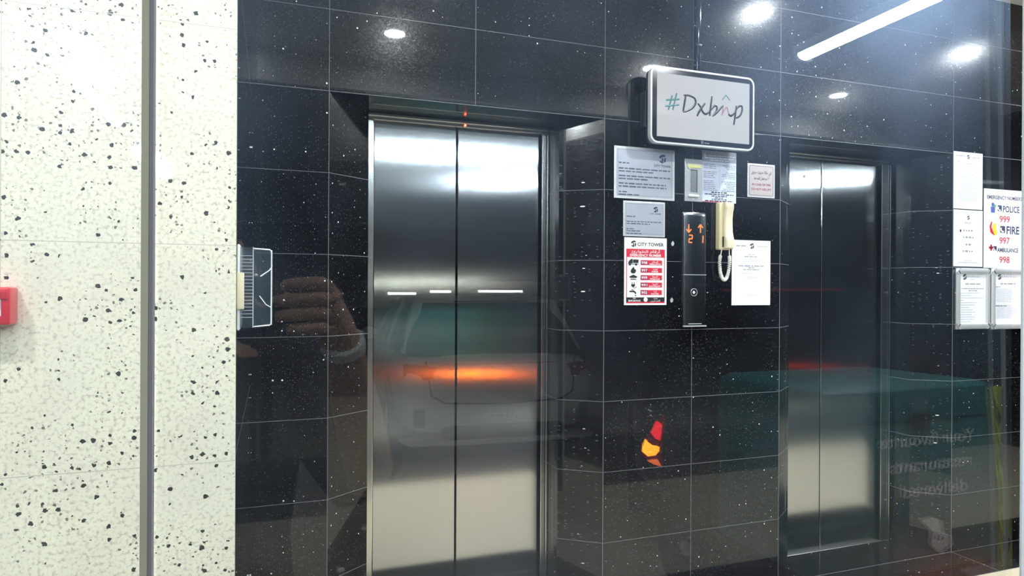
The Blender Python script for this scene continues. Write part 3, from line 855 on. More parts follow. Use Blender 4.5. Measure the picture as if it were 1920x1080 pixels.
b = B(); b.rect(x0, 2.05, z0 + .001, z0 + .0035, yy); put(b, 'red_rule', 'red')

# fire notice plate
x0, x1, z0, z1 = 2.2, 2.365, 1.925, 2.091
put, y = sheet('fire_notice', 'small bilingual fire warning plate right of the display', 'sign', x0, x1, z0, z1, 'alu_light', .003, bev=.001)
b = B(); b.rrect(x0 + .007, x1 - .007, z0 + .007, z1 - .007, .008, y - .0006, y); put(b, 'face', 'plate_warm')
yy = y - .001
b = B(); b.ring(rr_pts(x0 + .010, x1 - .010, z0 + .010, z1 - .010, .008), rr_pts(x0 + .0118, x1 - .0118, z0 + .0118, z1 - .0118, .0068), yy, yy + .0003); put(b, 'border', 'ink_plate')
b = B(); b.text(arabic('في حالة حدوث حريق'), 2.2825, 2.050, .0155, yy, width=.120, bold=.014); b.text(arabic('لا تستعمل المصعد'), 2.2825, 2.021, .0145, yy, width=.094, bold=.014); put(b, 'arabic_lettering', 'ink')
b = B(); b.text('IN CASE OF FIRE', 2.2825, 1.989, .0105, yy, width=.112, bold=.022); b.text('DO NOT USE LIFT', 2.2825, 1.966, .0105, yy, width=.120, bold=.022); put(b, 'red_lettering', 'red_dark')
b = B(); b.lathe([(.0022, 0), (.002, .0012), (.0008, .0016)], (2.283, y, z0 + .004), (0, -1, 0), 10); put(b, 'screw', 'steel')

# hall call panel
x0, x1, z0, z1 = 1.822, 1.955, 1.2915, 1.836
root = empty('lift_call_panel', (1.8885, WY, z0), label='tall dark steel lift call panel with glowing orange floor digits', cat='call panel')
def putp(bb, nm, mm, par=root, sm=False):
    o = bb.build(nm, mm, None, sm)
    for v in o.data.vertices: v.co -= Vector((1.8885, WY, z0))
    o.parent = par; return o
pr = []
for xx, yy_ in ((x0, 0), (x0, -.008), (x0 + .006, -.017), (x0 + .014, -.020), (x1 - .014, -.020), (x1 - .006, -.017), (x1, -.008), (x1, 0)): pr.append((xx, WY + yy_ - .0005))
b = B(); b.loft([[(p, q, zz) for p, q in pr] for zz in (z0, z0 + .003, 1.537)]); putp(b, 'lower_plate', 'steel_dark', sm=True)
b = B(); b.loft([[(p, q, zz) for p, q in pr] for zz in (1.5405, z1 - .0215, z1 - .021, z1 - .0205, z1 - .012)]
                + [[(p, WY + (q - WY) * .75, z1 - .003) for p, q in pr], [(p, WY + (q - WY) * .35, z1) for p, q in pr]]); up = putp(b, 'upper_plate', 'steel_dark', sm=True)
b = B(); b.box(x0 + .004, x1 - .004, WY - .0205, WY - .001, 1.5372, 1.5402); putp(b, 'joint_strip', 'alu_light')
b = B(); b.box(x0 + .003, x1 - .003, WY - .0215, WY - .004, z0 + .002, z0 + .008); putp(b, 'bottom_strip', 'alu_light')
b = B(); b.box(x0 + .03, x1 - .03, WY - .0206, WY - .019, z0 + .014, z0 + .0175); putp(b, 'nameplate', 'alu_light')
yf = WY - .0206
def seg(bb, p, q, r=.0028): bb.tube([(p[0], yf, p[1]), (q[0], yf, q[1])], r, 8, flat=.18)
b = B(); cx, cz = 1.851, 1.757
seg(b, (cx, cz + .019), (cx, cz - .019)); seg(b, (cx - .013, cz - .004), (cx, cz - .019)); seg(b, (cx + .013, cz - .004), (cx, cz - .019))
putp(b, 'down_arrow', 'led', up, True)
b = B(); cx = 1.916
seg(b, (cx, cz + .020), (cx, cz - .019)); seg(b, (cx - .013, cz + .005), (cx, cz + .020)); seg(b, (cx + .013, cz + .005), (cx, cz + .020))
putp(b, 'up_arrow', 'led', up, True)
b = B(); cx, cz = 1.862, 1.708
for p, q in (((-.009, .017), (.009, .017)), ((.009, .017), (.008, 0)), ((.008, 0), (-.009, 0)), ((-.009, 0), (-.010, -.017)), ((-.010, -.017), (.008, -.017))): seg(b, (cx + p[0], cz + p[1]), (cx + q[0], cz + q[1]), .0026)
putp(b, 'floor_digit', 'led', up, True)
b = B(); cx = 1.930; seg(b, (cx + .001, cz + .017), (cx - .001, cz - .017), .0026); putp(b, 'floor_digit', 'led', up, True)
b = B(); b.lathe([(.0185, 0), (.0185, .003), (.0165, .0042), (.0135, .0042), (.0135, .002), (.0002, .002)], (1.8795, WY - .0203, 1.456), (0, -1, 0), 32); bt = putp(b, 'call_button', 'steel_dark', sm=True)
b = B(); b.tube([(1.8795 + .0172 * math.cos(a), WY - .0243, 1.456 + .0172 * math.sin(a)) for a in [2 * PI * i / 28 for i in range(28)]], .0012, 6, closed=True); putp(b, 'button_ring', 'alu_light', bt, True)
b = B(); b.prism([(1.8795 - .009, 1.454), (1.8795 + .009, 1.454), (1.8795, 1.464)], WY - .0232, WY - .0224); b.box(1.8765, 1.8825, WY - .0232, WY - .0224, 1.4485, 1.454); putp(b, 'arrow_mark', 'paper', bt)

# wall intercom handset
root = empty('intercom_handset', (2.045, WY, 1.66), label='cream wall intercom handset with looped white cord', cat='intercom')
def puti(bb, nm, mm, par=root, sm=True):
    o = bb.build(nm, mm, None, sm)
    for v in o.data.vertices: v.co -= Vector((2.045, WY, 1.66))
    o.parent = par; return o
b = B(); b.box(2.013, 2.078, WY - .036, WY - .0005, 1.66, 1.886, bev=.007, seg=3); puti(b, 'cradle', 'cream_plastic')
hx0, hx1 = 2.031, 2.079
rings = []
for zz, f, bk in ((1.664, .050, .028), (1.668, .062, .030), (1.700, .068, .034), (1.722, .060, .037), (1.745, .054, .040), (1.80, .052, .041), (1.84, .056, .038), (1.858, .062, .034), (1.880, .062, .032), (1.886, .056, .032)):
    rings.append([(hx0, WY - bk, zz), (hx0, WY - f + .006, zz), (hx0 + .006, WY - f, zz), (hx1 - .006, WY - f, zz), (hx1, WY - f + .006, zz), (hx1, WY - bk, zz)])
b = B(); b.loft(rings); puti(b, 'handset', 'cream_light')
b = B(); b.box(2.050, 2.066, WY - .0632, WY - .061, 1.866, 1.874, bev=.0006, seg=1); puti(b, 'name_strip', 'paper')
b = B(); b.box(2.0285, 2.0325, WY - .045, WY - .03, 1.672, 1.722); puti(b, 'hook_gap', 'dark_slot')
cpts = []
loop = [(2.030, WY - .03, 1.662), (2.027, WY - .028, 1.640), (2.022, WY - .026, 1.615), (2.024, WY - .024, 1.57), (2.032, WY - .024, 1.535), (2.046, WY - .025, 1.517), (2.060, WY - .027, 1.524), (2.070, WY - .03, 1.56), (2.072, WY - .034, 1.61), (2.066, WY - .04, 1.638), (2.062, WY - .045, 1.664)]
def cat(pts, n):
    out = []
    for i in range(len(pts) - 1):
        p0, p1, p2, p3 = [Vector(pts[max(0, min(len(pts) - 1, i + d))]) for d in (-1, 0, 1, 2)]
        for j in range(n):
            t = j / n
            out.append(.5 * ((2 * p1) + (p2 - p0) * t + (2 * p0 - 5 * p1 + 4 * p2 - p3) * t * t + (3 * p1 - p0 - 3 * p2 + p3) * t ** 3))
    out.append(Vector(pts[-1])); return out
path = cat(loop, 44)
nP = len(path)
hel = []
for i, p in enumerate(path):
    t = (path[min(i + 1, nP - 1)] - path[max(i - 1, 0)]).normalized()
    u_ = t.cross(Vector((0, 1, 0))).normalized(); v_ = t.cross(u_)
    env = max(0., min(1., (i - nP * .12) / 10., (nP * .88 - i) / 10.))
    a_ = i * .78
    hel.append(p + (u_ * math.cos(a_) + v_ * math.sin(a_)) * .0062 * env)
b = B(); b.tube(hel, .0027, 6); puti(b, 'coiled_cord', 'cord_white')

# white sheet beside the handset (its square code is left off)
x0, x1, z0, z1 = 2.111, 2.342, 1.3935, 1.712
put, y = sheet('paper_notice', 'plain white sheet partly behind the handset cord', 'notice', x0, x1, z0, z1, 'paper', .001)
yy = y - .0004; cx = 2.232
b = B(); logo_mark(b, cx - .002, 1.683, .024, yy); put(b, 'emblem', 'ink')
b = B(); b.lines(x0 + .025, 2.195, 1.684, .006, yy, 1.); put(b, 'english_heading', 'ink_grey')
b = B(); b.lines(2.262, x1 - .018, 1.683, .005, yy, 1.); put(b, 'arabic_heading', 'plate_warm')
b = B()
for z, f, h_ in ((1.642, .20, .0045), (1.632, .42, .0055), (1.586, .78, .006), (1.577, .18, .0055), (1.568, .48, .0055)): b.lines(x0 + .015, x1 - .015, z, h_, yy, f, align='CENTER')
put(b, 'print', 'ink_grey')
b = B()
for z, f in ((1.616, .72), (1.608, .55), (1.549, .62), (1.532, .38), (1.523, .30), (1.448, .24), (1.440, .34)): b.lines(x0 + .015, x1 - .015, z, .0032, yy, f, align='CENTER')
put(b, 'fine_print', 'ink_faint')

# torn sticker remains beside the red poster
for px_, pz_, t in ((1.776, 1.684, 'torn white sticker scrap beside the top of the red poster'), (1.772, 1.418, 'torn white sticker scrap beside the foot of the red poster')):
    o = B().prism([(px_ - .004, pz_ - .011), (px_ + .006, pz_ - .008), (px_ + .009, pz_ + .004), (px_ + .001, pz_ + .013), (px_ - .008, pz_ + .002)], WY - .0008, WY - .0001).build('sticker_scrap', 'alu_light')
    tag(o, t, 'sticker', 'sticker scraps by the red poster')

# ---- notices right of the second lift
x0, x1, z0, z1 = 3.6085, 3.8385, 1.932, 2.2535
put, y = sheet('paper_notice', 'closely printed white sheet, topmost of the notices right of the right lift', 'notice', x0, x1, z0, z1, 'paper', .001)
yy = y - .0004; cx = (x0 + x1) / 2
b = B(); logo_mark(b, cx - .001, 2.2265, .021, yy); put(b, 'emblem', 'ink')
b = B(); b.lines(x0 + .018, 3.695, 2.231, .006, yy, 1.); b.lines(3.757, x1 - .02, 2.226, .006, yy, 1.); b.lines(x0 + .03, x1 - .03, 2.198, .004, yy, .15); b.lines(x0 + .03, x1 - .03, 2.188, .004, yy, .28, align='CENTER'); put(b, 'heading', 'ink_grey')
b = B()
for i in range(31):
    z = 2.176 - i * .0066
    if i in (6, 11, 17, 21): continue
    b.lines(x0 + .034, x1 - .034, z, .0035, yy, 1. if i % 6 else .8)
frame_lines(b, x0 + .030, x1 - .030, 1.965, 2.182, .0008, yy); put(b, 'print', 'ink_faint')
x0, x1, z0, z1 = 3.610, 3.8415, 1.606, 1.9265
put, y = sheet('paper_notice', 'white sheet with thin black border, under the topmost printed sheet', 'notice', x0, x1, z0, z1, 'paper', .001)
yy = y - .0004; cx = (x0 + x1) / 2
b = B(); frame_lines(b, x0 + .013, x1 - .013, z0 + .014, z1 - .012, .0011, yy); put(b, 'border', 'ink_grey')
b = B(); logo_mark(b, cx, 1.882, .020, yy); put(b, 'emblem', 'ink')
b = B()
for z, f, h_ in ((1.853, .3, .0065), (1.810, .40, .0115), (1.772, .42, .011), (1.731, .22, .011), (1.693, .44, .011), (1.640, .28, .0045), (1.629, .82, .005)): b.lines(x0 + .018, x1 - .018, z, h_, yy, f, (.8, 2.2), align='CENTER')
put(b, 'print', 'ink_grey')
b = B(); b.rect(x0 + .048, x0 + .060, 1.801, 1.815, yy); put(b, 'phone_mark', 'ink')

x0, x1, z0, z1 = 3.8495, 4.181, 1.601, 2.057
put, y = sheet('emergency_sign', 'white emergency numbers sign with red police, fire and ambulance numbers', 'sign', x0, x1, z0, z1, 'sign_white', .003, bev=.0008)
yy = y - .0004; cx = (x0 + x1) / 2
b = B(); b.text('EMERGENCY NUMBERS', cx + .004, 2.010, .022, yy, width=.292, bold=.02); b.text('POLICE', 4.075, 1.946, .037, yy, width=.140, bold=.022)
b.text('FIRE', 4.090, 1.824, .046, yy, width=.108, bold=.022); b.text('AMBULANCE', 4.048, 1.707, .025, yy, width=.178, bold=.022); put(b, 'lettering', 'navy')
for z, t in ((1.887, '999'), (1.762, '997'), (1.651, '998')):
    b = B(); b.text(t, 4.020, z, .038, yy, width=.086, bold=.014); put(b, 'number', 'red')
def phone_icon(bb, x, z, s):
    bb.rrect(x - s * .5, x + s * .5, z - s * .5, z + s * .5, s * .12, yy - .0003, yy)
def phone_mark(bb, x, z, s):
    bb.prism([(x - s * .36, z + s * .30), (x - s * .12, z + s * .36), (x - s * .10, z), (x + s * .18, z - s * .18), (x + s * .38, z - s * .12), (x + s * .30, z - s * .38), (x - s * .10, z - s * .34), (x - s * .36, z - s * .02)], yy - .0008, yy - .0004)
for x_, z_, s_ in ((3.978, 1.948, .034), (4.003, 1.826, .040), (3.941, 1.714, .026)):
    b = B(); phone_icon(b, x_, z_, s_); pi_ = put(b, 'phone_icon', 'navy')
    b = B(); phone_mark(b, x_ - .004, z_ - .003, s_); put(b, 'receiver_mark', 'sign_white', pi_)
b = B(); b.ball((3.921, yy, 1.967), .012, (1, .04, 1), 12); b.prism([(3.905, 1.920), (3.937, 1.920), (3.940, 1.955), (3.903, 1.955)], yy - .0003, yy); put(b, 'officer_icon', 'blue')
b = B(); b.ball((3.938, yy - .0004, 1.960), .009, (1, .04, 1), 10); put(b, 'badge_icon', 'green_p')
b = B(); b.prism([(3.935, 1.788), (3.902, 1.805), (3.893, 1.840), (3.908, 1.868), (3.916, 1.868), (3.910, 1.838), (3.922, 1.815)], yy - .0003, yy); put(b, 'fire_icon', 'red')
b = B(); b.prism([(3.937, 1.787), (3.958, 1.800), (3.955, 1.818), (3.948, 1.826), (3.946, 1.858), (3.930, 1.860), (3.918, 1.838), (3.924, 1.812)], yy - .0006, yy - .0003); put(b, 'flame_icon', 'yellow')
b = B(); b.box(3.901, 3.915, yy - .0003, yy, 1.700, 1.736); b.box(3.890, 3.926, yy - .0003, yy, 1.711, 1.725); put(b, 'cross_icon', 'red')

def snap_frame(x0, x1, z0, z1, label, kind):
    put, y = sheet('notice_frame', label, 'notice frame', x0, x1, z0, z1, 'alu', .004, group='silver notice frames', part='backing')
    b = B(); b.rect(x0 + .026, x1 - .026, z0 + .030, z1 - .030, y - .0006); ins = put(b, 'insert_sheet', 'paper')
    r = .018
    for nm, o in (('top', 0), ('bottom', 1)):
        za, zb = (z1 - .034, z1) if o == 0 else (z0, z0 + .034)
        b = B(); b.loft([[(xx, y - .001, za), (xx, y - .010, za + .004), (xx, y - .014, (za + zb) / 2), (xx, y - .010, zb - .004), (xx, y - .001, zb)] for xx in (x0 + r, x1 - r)]); put(b, 'frame_rail', 'alu_light', None, True)
    for xa, xb in ((x0, x0 + .027), (x1 - .027, x1)):
        b = B(); b.loft([[(xa, y - .001, zz), (xa + .004, y - .010, zz), ((xa + xb) / 2, y - .013, zz), (xb - .004, y - .010, zz), (xb, y - .001, zz)] for zz in (z0 + .034, z1 - .034)]); put(b, 'frame_rail', 'alu_light', None, True)
    for sx, sz, q in ((x0, z1, 0), (x1, z1, 1), (x1, z0, 2), (x0, z0, 3)):
        cx = sx + (.027 if q in (0, 3) else -.027); cz = sz + (-.034 if q in (0, 1) else .034)
        pts = [(cx, cz)]
        a0 = {0: 90, 1: 0, 2: 270, 3: 180}[q]
        for i in range(7):
            a_ = R(a0 + 90 * i / 6); pts.append((cx + .027 * math.cos(a_), cz + .034 * math.sin(a_)))
        b = B(); b.prism(pts, y - .012, y); put(b, 'corner_cap', 'alu_light', None, True)
        b = B(); b.tube([(cx + (sx - cx) * .25, y - .0128, cz + (sz - cz) * .1), (cx + (sx - cx) * .75, y - .0128, cz + (sz - cz) * .55)], .0022, 6); put(b, 'corner_slot', 'ink')
    yy = y - .001
    b = B(); logo_mark(b, x0 + .068, z1 - .052, .028, yy); put(b, 'emblem', 'ink', ins)
    b = B(); b.lines(x0 + .088, x1 - .065, z1 - .049, .010, yy, 1., (.7, 1.2)); b.lines(x0 + .1, x1 - .1, z1 - .064, .004, yy, .6, align='CENTER'); put(b, 'heading', 'ink_faint', ins)
    b = B(); b.lines(x0 + .07, x1 - .07, z1 - .090, .008, yy, .95, align='CENTER')
    if kind == 0:
        for i, f in enumerate((.9, .35)): b.lines(x0 + .035, x1 - .035, z1 - .116 - i * .012, .005, yy, f, align='CENTER')
    else:
        b.lines(x0 + .034, x1 - .034, z1 - .108, .006, yy, .2); b.lines(x0 + .034, x1 - .034, z1 - .218, .007, yy, .48)
    put(b, 'title', 'ink_grey', ins)
    b = B()
    if kind == 0:
        for i, f in enumerate((.8, .42, .95, .15, .66, .6, .4, .5, .62, .45, .62, .55, .42)): b.lines(x0 + .036, x1 - .036, z1 - .142 - i * .0135, .0045, yy, f)
    else:
        for i in range(26):
            if i in (12, 13): continue
            b.lines(x0 + .044, x1 - .036, z1 - .120 - i * .0068, .0036, yy, random.uniform(.6, 1.))
    put(b, 'print', 'ink_faint', ins)
snap_frame(3.6265, 3.8925, 1.2505, 1.597, 'silver snap frame with listed rules, left one of the pair under the sheets', 0)
snap_frame(3.910, 4.185, 1.2460, 1.600, 'silver snap frame with dense text, right one under the emergency numbers sign', 1)

# ------------------------------------------------------------------ fixtures on the pier
root = empty('fire_call_point', (-.522, PY, 1.397), label='red fire alarm call point on the beige granite pier', cat='fire alarm')
b = B(); b.box(-.0465, .0465, -.046, 0, 0, .0735, bev=.004, seg=3); b.build('housing', 'red_plastic', root, True)
b = B(); b.box(-.0435, .0435, -.049, -.044, .050, .0705, bev=.002); b.build('top_flap', 'red_plastic', root, True)
b = B(); b.box(-.030, .032, -.0475, -.045, .017, .050, bev=.001, seg=1); b.build('break_glass', 'paper', root)
b = B(); b.box(-.030, .032, -.0481, -.0473, .031, .050); b.build('legend', 'plate', root)
b = B(); b.tube([(.026, -.0495, .064), (.032, -.0495, .061)], .0016, 6); b.build('test_key_slot', 'ink', root)

# clear cover standing off the side of the pier
root = empty('break_glass_cover', (PX, 1.69, 1.475), label='clear plastic break glass cover on the side of the beige pier', cat='alarm cover')
def shell(bb, x0, x1, y0, y1, z0, z1, t):
    bb.box(x0, x1, y0, y0 + t, z0, z1); bb.box(x0, x1, y1 - t, y1, z0, z1); bb.box(x1 - t, x1, y0 + t, y1 - t, z0, z1)
    bb.box(x0, x1 - t, y0 + t, y1 - t, z1 - t, z1); bb.box(x0, x1 - t, y0 + t, y1 - t, z0, z0 + t)
b = B(); b.box(.0005, .007, -.070, .066, -.100, .094, bev=.003); b.build('base_plate', 'cover_edge', root, True)
b = B(); shell(b, .007, .036, -.064, .060, -.094, .088, .0025); b.build('spacer', 'cover', root)
b = B(); shell(b, .034, .073, -.060, .056, -.089, .083, .0025); b.build('lid', 'cover', root)
b = B()
for yy in (-.060, .056):
    b.tube([(.036, yy, .085), (.070, yy, .083), (.0735, yy, .079), (.0735, yy, -.085), (.070, yy, -.089), (.036, yy, -.092)], .0016, 8)
b.tube([(.0735, -.06, .081), (.0735, .056, .081)], .0016, 8); b.tube([(.0735, -.06, -.087), (.0735, .056, -.087)], .0016, 8)
b.tube([(.0735, -.060, .042), (.069, -.0605, .036), (.050, -.0605, .022)], .0013, 8); b.tube([(.072, -.0605, -.048), (.062, -.0605, -.042), (.048, -.0605, -.022)], .0010, 8)
b.build('moulded_edge', 'cover_edge', root, True)
b = B()
for i in range(19): b.box(.0075, .0345, -.0665, -.0640, -.071 + i * .0077, -.0697 + i * .0077)
for xx in (.0345,): b.box(xx - .001, xx + .0012, -.0668, -.064, -.094, .088)
b.build('rib', 'rib', root)
b = B(); b.box(.0005, .016, -.0745, -.064, -.052, .030, bev=.002); b.build('hinge_block', 'cream_light', root, True)
b = B(); b.ball((.040, -.02, .026), .004, (1, 1, .8), 10); b.build('lock_pin', 'cover_edge', root, True)

# ------------------------------------------------------------------ car park: vehicles, seen mirrored in the glass
def se_ring(hw, y, z0, z1, p=4., n=28, cx=0.):
    """super-ellipse section across the car at length y"""
    out = []
    for i in range(n):
        a = 2 * PI * i / n
        c, s_ = math.cos(a), math.sin(a)
        out.append((cx + hw * math.copysign(abs(c) ** (2 / p), c), y, (z0 + z1) / 2 + (z1 - z0) / 2 * math.copysign(abs(s_) ** (2 / p), s_)))
    return out

def car(loc, rz, paint, label, lit=False, h=1.56):
    """local frame: rear face at y=0 looking towards -y, nose at y=4.4"""
    root = empty('car', loc, rz, label=label, cat='car')
    st = [(0.0, .70, .40, .72), (.03, .80, .33, .86), (.10, .86, .29, .95), (.28, .90, .25, 1.01), (.7, .925, .23, 1.03), (1.6, .93, .22, 1.01), (2.6, .93, .22, .99), (3.3, .92, .23, .95), (3.9, .89, .25, .86), (4.25, .80, .30, .76), (4.4, .62, .38, .64)]
    b = B(); b.loft([se_ring(hw, y, z0, z1, 4.6) for y, hw, z0, z1 in st]); b.build('body', paint, root, True)
    # glasshouse: dark, rounded, tapering upwards
    def level(y0, y1, hw, z, r=.22):
        return [(x, y, z) for x, y in rr_pts(-hw, hw, y0, y1, r, 5)]
    b = B(); b.loft([level(.16, 3.45, .85, .96), level(.30, 3.05, .82, 1.10), level(.52, 2.62, .74, 1.32), level(.72, 2.30, .66, h - .07)]); gh = b.build('window_band', 'car_glass', root, True)
    b = B(); b.loft([level(.50, 2.42, .68, h - .09), level(.46, 2.42, .69, h - .055), level(.62, 2.22, .62, h - .015), level(.95, 1.9, .45, h)]); b.build('roof', paint, root, True)
    for s in (-1, 1):
        b = B(); b.loft([[(s * (hw + .004 - d), y + e, z) for d, e in ((0, -.02), (0, .16), (.09, .16), (.09, -.02))] for y, hw, z in ((.34, .845, .98), (.50, .79, 1.18), (.68, .70, h - .07))]); b.build('rear_pillar', paint, root, True)
        b = B(); b.tube([(s * .86, 3.2, .97), (s * .78, 2.62, 1.26), (s * .68, 2.2, h - .06)], .035, 8); b.build('front_pillar', paint, root, True)
        b = B(); b.tube([(s * .84, 1.62, .98), (s * .77, 1.60, 1.24), (s * .68, 1.55, h - .06)], .035, 8); b.build('middle_pillar', paint, root, True)
        b = B(); b.ball((s * 1.0, 2.55, 1.06), .1, (1., .6, .75), 14); b.build('wing_mirror', paint, root, True)
        for y in (.86, 3.52):
            b = B(); b.lathe([(.19, -.11), (.30, -.11), (.335, -.08), (.335, .08), (.30, .11), (.19, .11)], (s * .83, y, .335), (1, 0, 0), 30); wh = b.build('wheel', 'tyre', root, True)
            b = B(); b.lathe([(.20, .02), (.20, .05), (.05, .07), (.02, .075)], (s * .88, y, .335), (s, 0, 0), 20); b.build('wheel_rim', 'alu', wh, True)
            b = B(); b.lathe([(.385, .0), (.385, .035), (.34, .04), (.01, .01)], (s * .905, y, .36), (s, 0, 0), 26); b.build('wheel_arch', 'black_plastic', root, True)
    # tail
    b = B(); b.rrect(-.62, .62, .60, .90, .10, -.014, .06); b.build('tailgate', paint, root, True)
    b = B(); b.tube([(-.68, .055, .93), (-.64, -.002, .64), (-.52, -.022, .575), (0, -.03, .555), (.52, -.022, .575), (.64, -.002, .64), (.68, .055, .93)], .009, 8); b.build('tailgate_gap', 'dark_slot', root, True)
    b = B(); b.box(-.30, .30, -.026, -.004, .588, .604, bev=.004); b.build('chrome_strip', 'alu_light', root, True)
    b = B(); b.rrect(-.55, .55, .25, .375, .05, -.022, .06); b.build('diffuser', 'black_plastic', root, True)
    b = B(); b.loft([se_ring(hw, y, z0, z1, 5) for y, hw, z0, z1 in ((-.045, .60, .215, .255), (0., .84, .21, .26), (.2, .90, .21, .26))]); b.build('bumper_lip', paint, root, True)
    pl = B().box(-.22, .22, -.034, -.02, .43, .515, bev=.004).build('number_plate', 'paper', root)
    o = B().text('12222', .03, .472, .05, -.0355, width=.2, bold=.02).build('plate_digits', 'ink_grey', pl)
    for s in (-1, 1) if not lit else (-1,):
        b = B(); b.loft([[(s * x, y, z) for x, y, z in r_] for r_ in (((.50, .005, .79), (.50, .03, .79), (.50, .03, .86), (.50, .005, .86)), ((.70, .012, .775), (.70, .06, .775), (.70, .06, .90), (.70, .012, .90)), ((.865, .12, .79), (.84, .16, .79), (.84, .16, .905), (.865, .12, .905)))]); b.build('tail_lamp', 'lamp_red', root, True)
        b = B(); b.box(s * .74 - .05, s * .74 + .05, -.005, .05, .37, .53, bev=.02); b.build('bumper_vent', 'black_plastic', root, True)
    b = B(); b.box(-.36, .36, .44, .50, h - .085, h - .07, bev=.005); b.build('high_brake_lamp', 'lamp_red', root)
    b = B(); b.tube([(0.02, .17, .995), (-.30, .245, 1.06)], .010, 6); b.build('wiper', 'black_plastic', root)
    b = B(); b.tube([(.0, 2.42, 1.02), (.05, 2.42, 1.10)], .012, 6)
    return root
white = car((1.93, -4.72, -.004), PI + R(4), 'paint_white', 'white hatchback car mirrored behind the left lift, rear end towards us', h=1.52)
dark = car((2.76, -2.12, -.004), PI + R(30), 'paint_dark', 'black parked car behind the delivery motorcycle with a glowing rear lamp', True, h=1.6)
# the upright rear lamp of the black car (its near corner)
def upright_lamp(root):
    ox, oz = .79, .64
    Q = lambda pts: [(ox - (u - 270) * .00039, oz - (v - 600) * .00039) for u, v in pts]
    b = B(); b.prism(Q([(440, 180), (400, 200), (230, 430), (90, 640), (95, 780), (200, 880), (400, 950), (445, 860), (450, 500)]), .012, .14); lm = b.build('upright_rear_lamp', 'lamp_red', root, True)
    b = B(); b.prism(Q([(320, 280), (400, 330), (385, 500), (370, 570), (300, 540), (240, 460), (290, 340)]), .006, .014); b.build('red_section', 'lamp_red_lit', lm)
    b = B(); b.prism(Q([(160, 550), (200, 600), (260, 640), (360, 660), (360, 720), (300, 790), (190, 810), (110, 740), (120, 650)]), .006, .014); b.build('amber_section', 'lamp_amber_lit', lm)
    b = B(); b.prism(Q([(180, 870), (330, 840), (390, 950), (270, 920)]), .006, .014); b.build('lower_section', 'lamp_orange_lit', lm)
upright_lamp(dark)

# ------------------------------------------------------------------ delivery motorcycle and its box
root = empty('motorcycle', (1.92, -.55, -.004), 0., label='black delivery motorcycle under the teal box with glowing tail lamp', cat='motorcycle')
for y, r_ in ((-.16, .27), (-1.34, .28)):
    b = B()
    for i in range(1): b.lathe([(r_ - .075, -.045), (r_ - .03, -.055), (r_, -.02), (r_, .02), (r_ - .03, .055), (r_ - .075, .045)], (0, y, r_), (1, 0, 0), 32)
    wh = b.build('wheel', 'tyre', root, True)
    b = B()
    for k in range(5):
        a = 2 * PI * k / 5; b.tube([(0, y, r_), (0, y + (r_ - .07) * math.cos(a), r_ + (r_ - .07) * math.sin(a))], .014, 6)
    b.lathe([(.035, -.06), (.04, 0), (.035, .06)], (0, y, r_), (1, 0, 0), 14); b.build('wheel_rim', 'alu', wh, True)
b = B(); b.loft([[(x * w_, y, z + q * h_) for x, q in ((-1, -.6), (-1, .4), (-.5, 1), (.5, 1), (1, .4), (1, -.6), (.5, -1), (-.5, -1))] for y, w_, z, h_ in ((-.02, .07, .60, .05), (-.25, .12, .56, .12), (-.55, .14, .46, .16), (-.85, .12, .42, .18), (-1.10, .08, .52, .12))]); b.build('body', 'black_plastic', root, True)
b = B(); b.loft([[(x * w_, y, z + q * .05) for x, q in ((-1, -1), (-1, .5), (-.6, 1), (.6, 1), (1, .5), (1, -1))] for y, w_, z in ((-.10, .11, .64), (-.35, .14, .65), (-.62, .13, .645), (-.85, .08, .645))]); b.build('seat', 'black_plastic', root, True)
b = B(); b.tube([(0, -1.34, .28), (0, -1.14, .78), (0, -1.06, .94)], .03, 10); b.build('front_fork', 'steel_dark', root, True)
b = B(); b.tube([(-.34, -.96, .97), (-.2, -1.04, .95), (0, -1.06, .94), (.2, -1.04, .95), (.34, -.96, .97)], .013, 8); b.build('handlebar', 'black_plastic', root, True)
b = B(); b.tube([(.0, .10, .30), (0, .02, .50), (0, -.16, .56), (0, -.30, .55)], .035, 8); b.build('rear_mudguard', 'black_plastic', root, True)
b = B(); b.box(-.16, .16, .04, .10, .585, .645, bev=.015); tl = b.build('tail_lamp', 'lamp_red', root, True)
b = B(); b.box(-.14, .14, .098, .106, .612, .621, bev=.002); b.build('lit_lens', 'tail_lit', tl)
b = B()
for s in (-.14, .14): b.tube([(s - .02, -.45, .66), (s - .02, -.40, .715), (s - .02, .05, .718)], .011, 8)
for y in (-.4, -.17, .05): b.tube([(-.56, y, .720), (.14, y, .720)], .009, 8)
b.box(-.58, .12, -.42, .06, .727, .735); b.build('luggage_rack', 'steel_dark', root)

def copy_tree(o, parent=None):
    c = o.copy(); COL.objects.link(c); c.parent = parent
    for ch in list(o.children): copy_tree(ch, c)
    return c
sc2 = copy_tree(root); sc2.location = (6.35, -.95, -.004); sc2.rotation_euler = (0, 0, R(4)); sc2.scale = (.86, .86, .80)  # invented copy, placed so its tail lamp gives the right door a red streak
for c_ in sc2.children:
    for g_ in c_.children:
        if g_.name.startswith('lit_lens'): g_.data = g_.data.copy(); g_.data.materials[0] = M['tail_dim']
sc2['label'] = 'small black motorcycle added at the far right so its tail lamp streaks the right lift door'
BX0, BX1 = -.305, .305
root = empty('delivery_box', (1.625, -.46, .733), PI, label='big teal delivery box with white lettering and hi-vis edge strap on the motorcycle', cat='delivery box')
b = B(); b.box(BX0, BX1, 0, .45, 0, .41, bev=.012, seg=3); b.build('box_body', 'teal', root, True)
b = B(); b.loft([[(x, y, z) for x, y in rr_pts(BX0 - .004 + d, BX1 + .004 - d, -.004 + d, .454 - d, .03, 4)] for d, z in ((0, .412), (0, .462), (.006, .490), (.03, .502))]); b.build('lid', 'teal_dark', root, True)
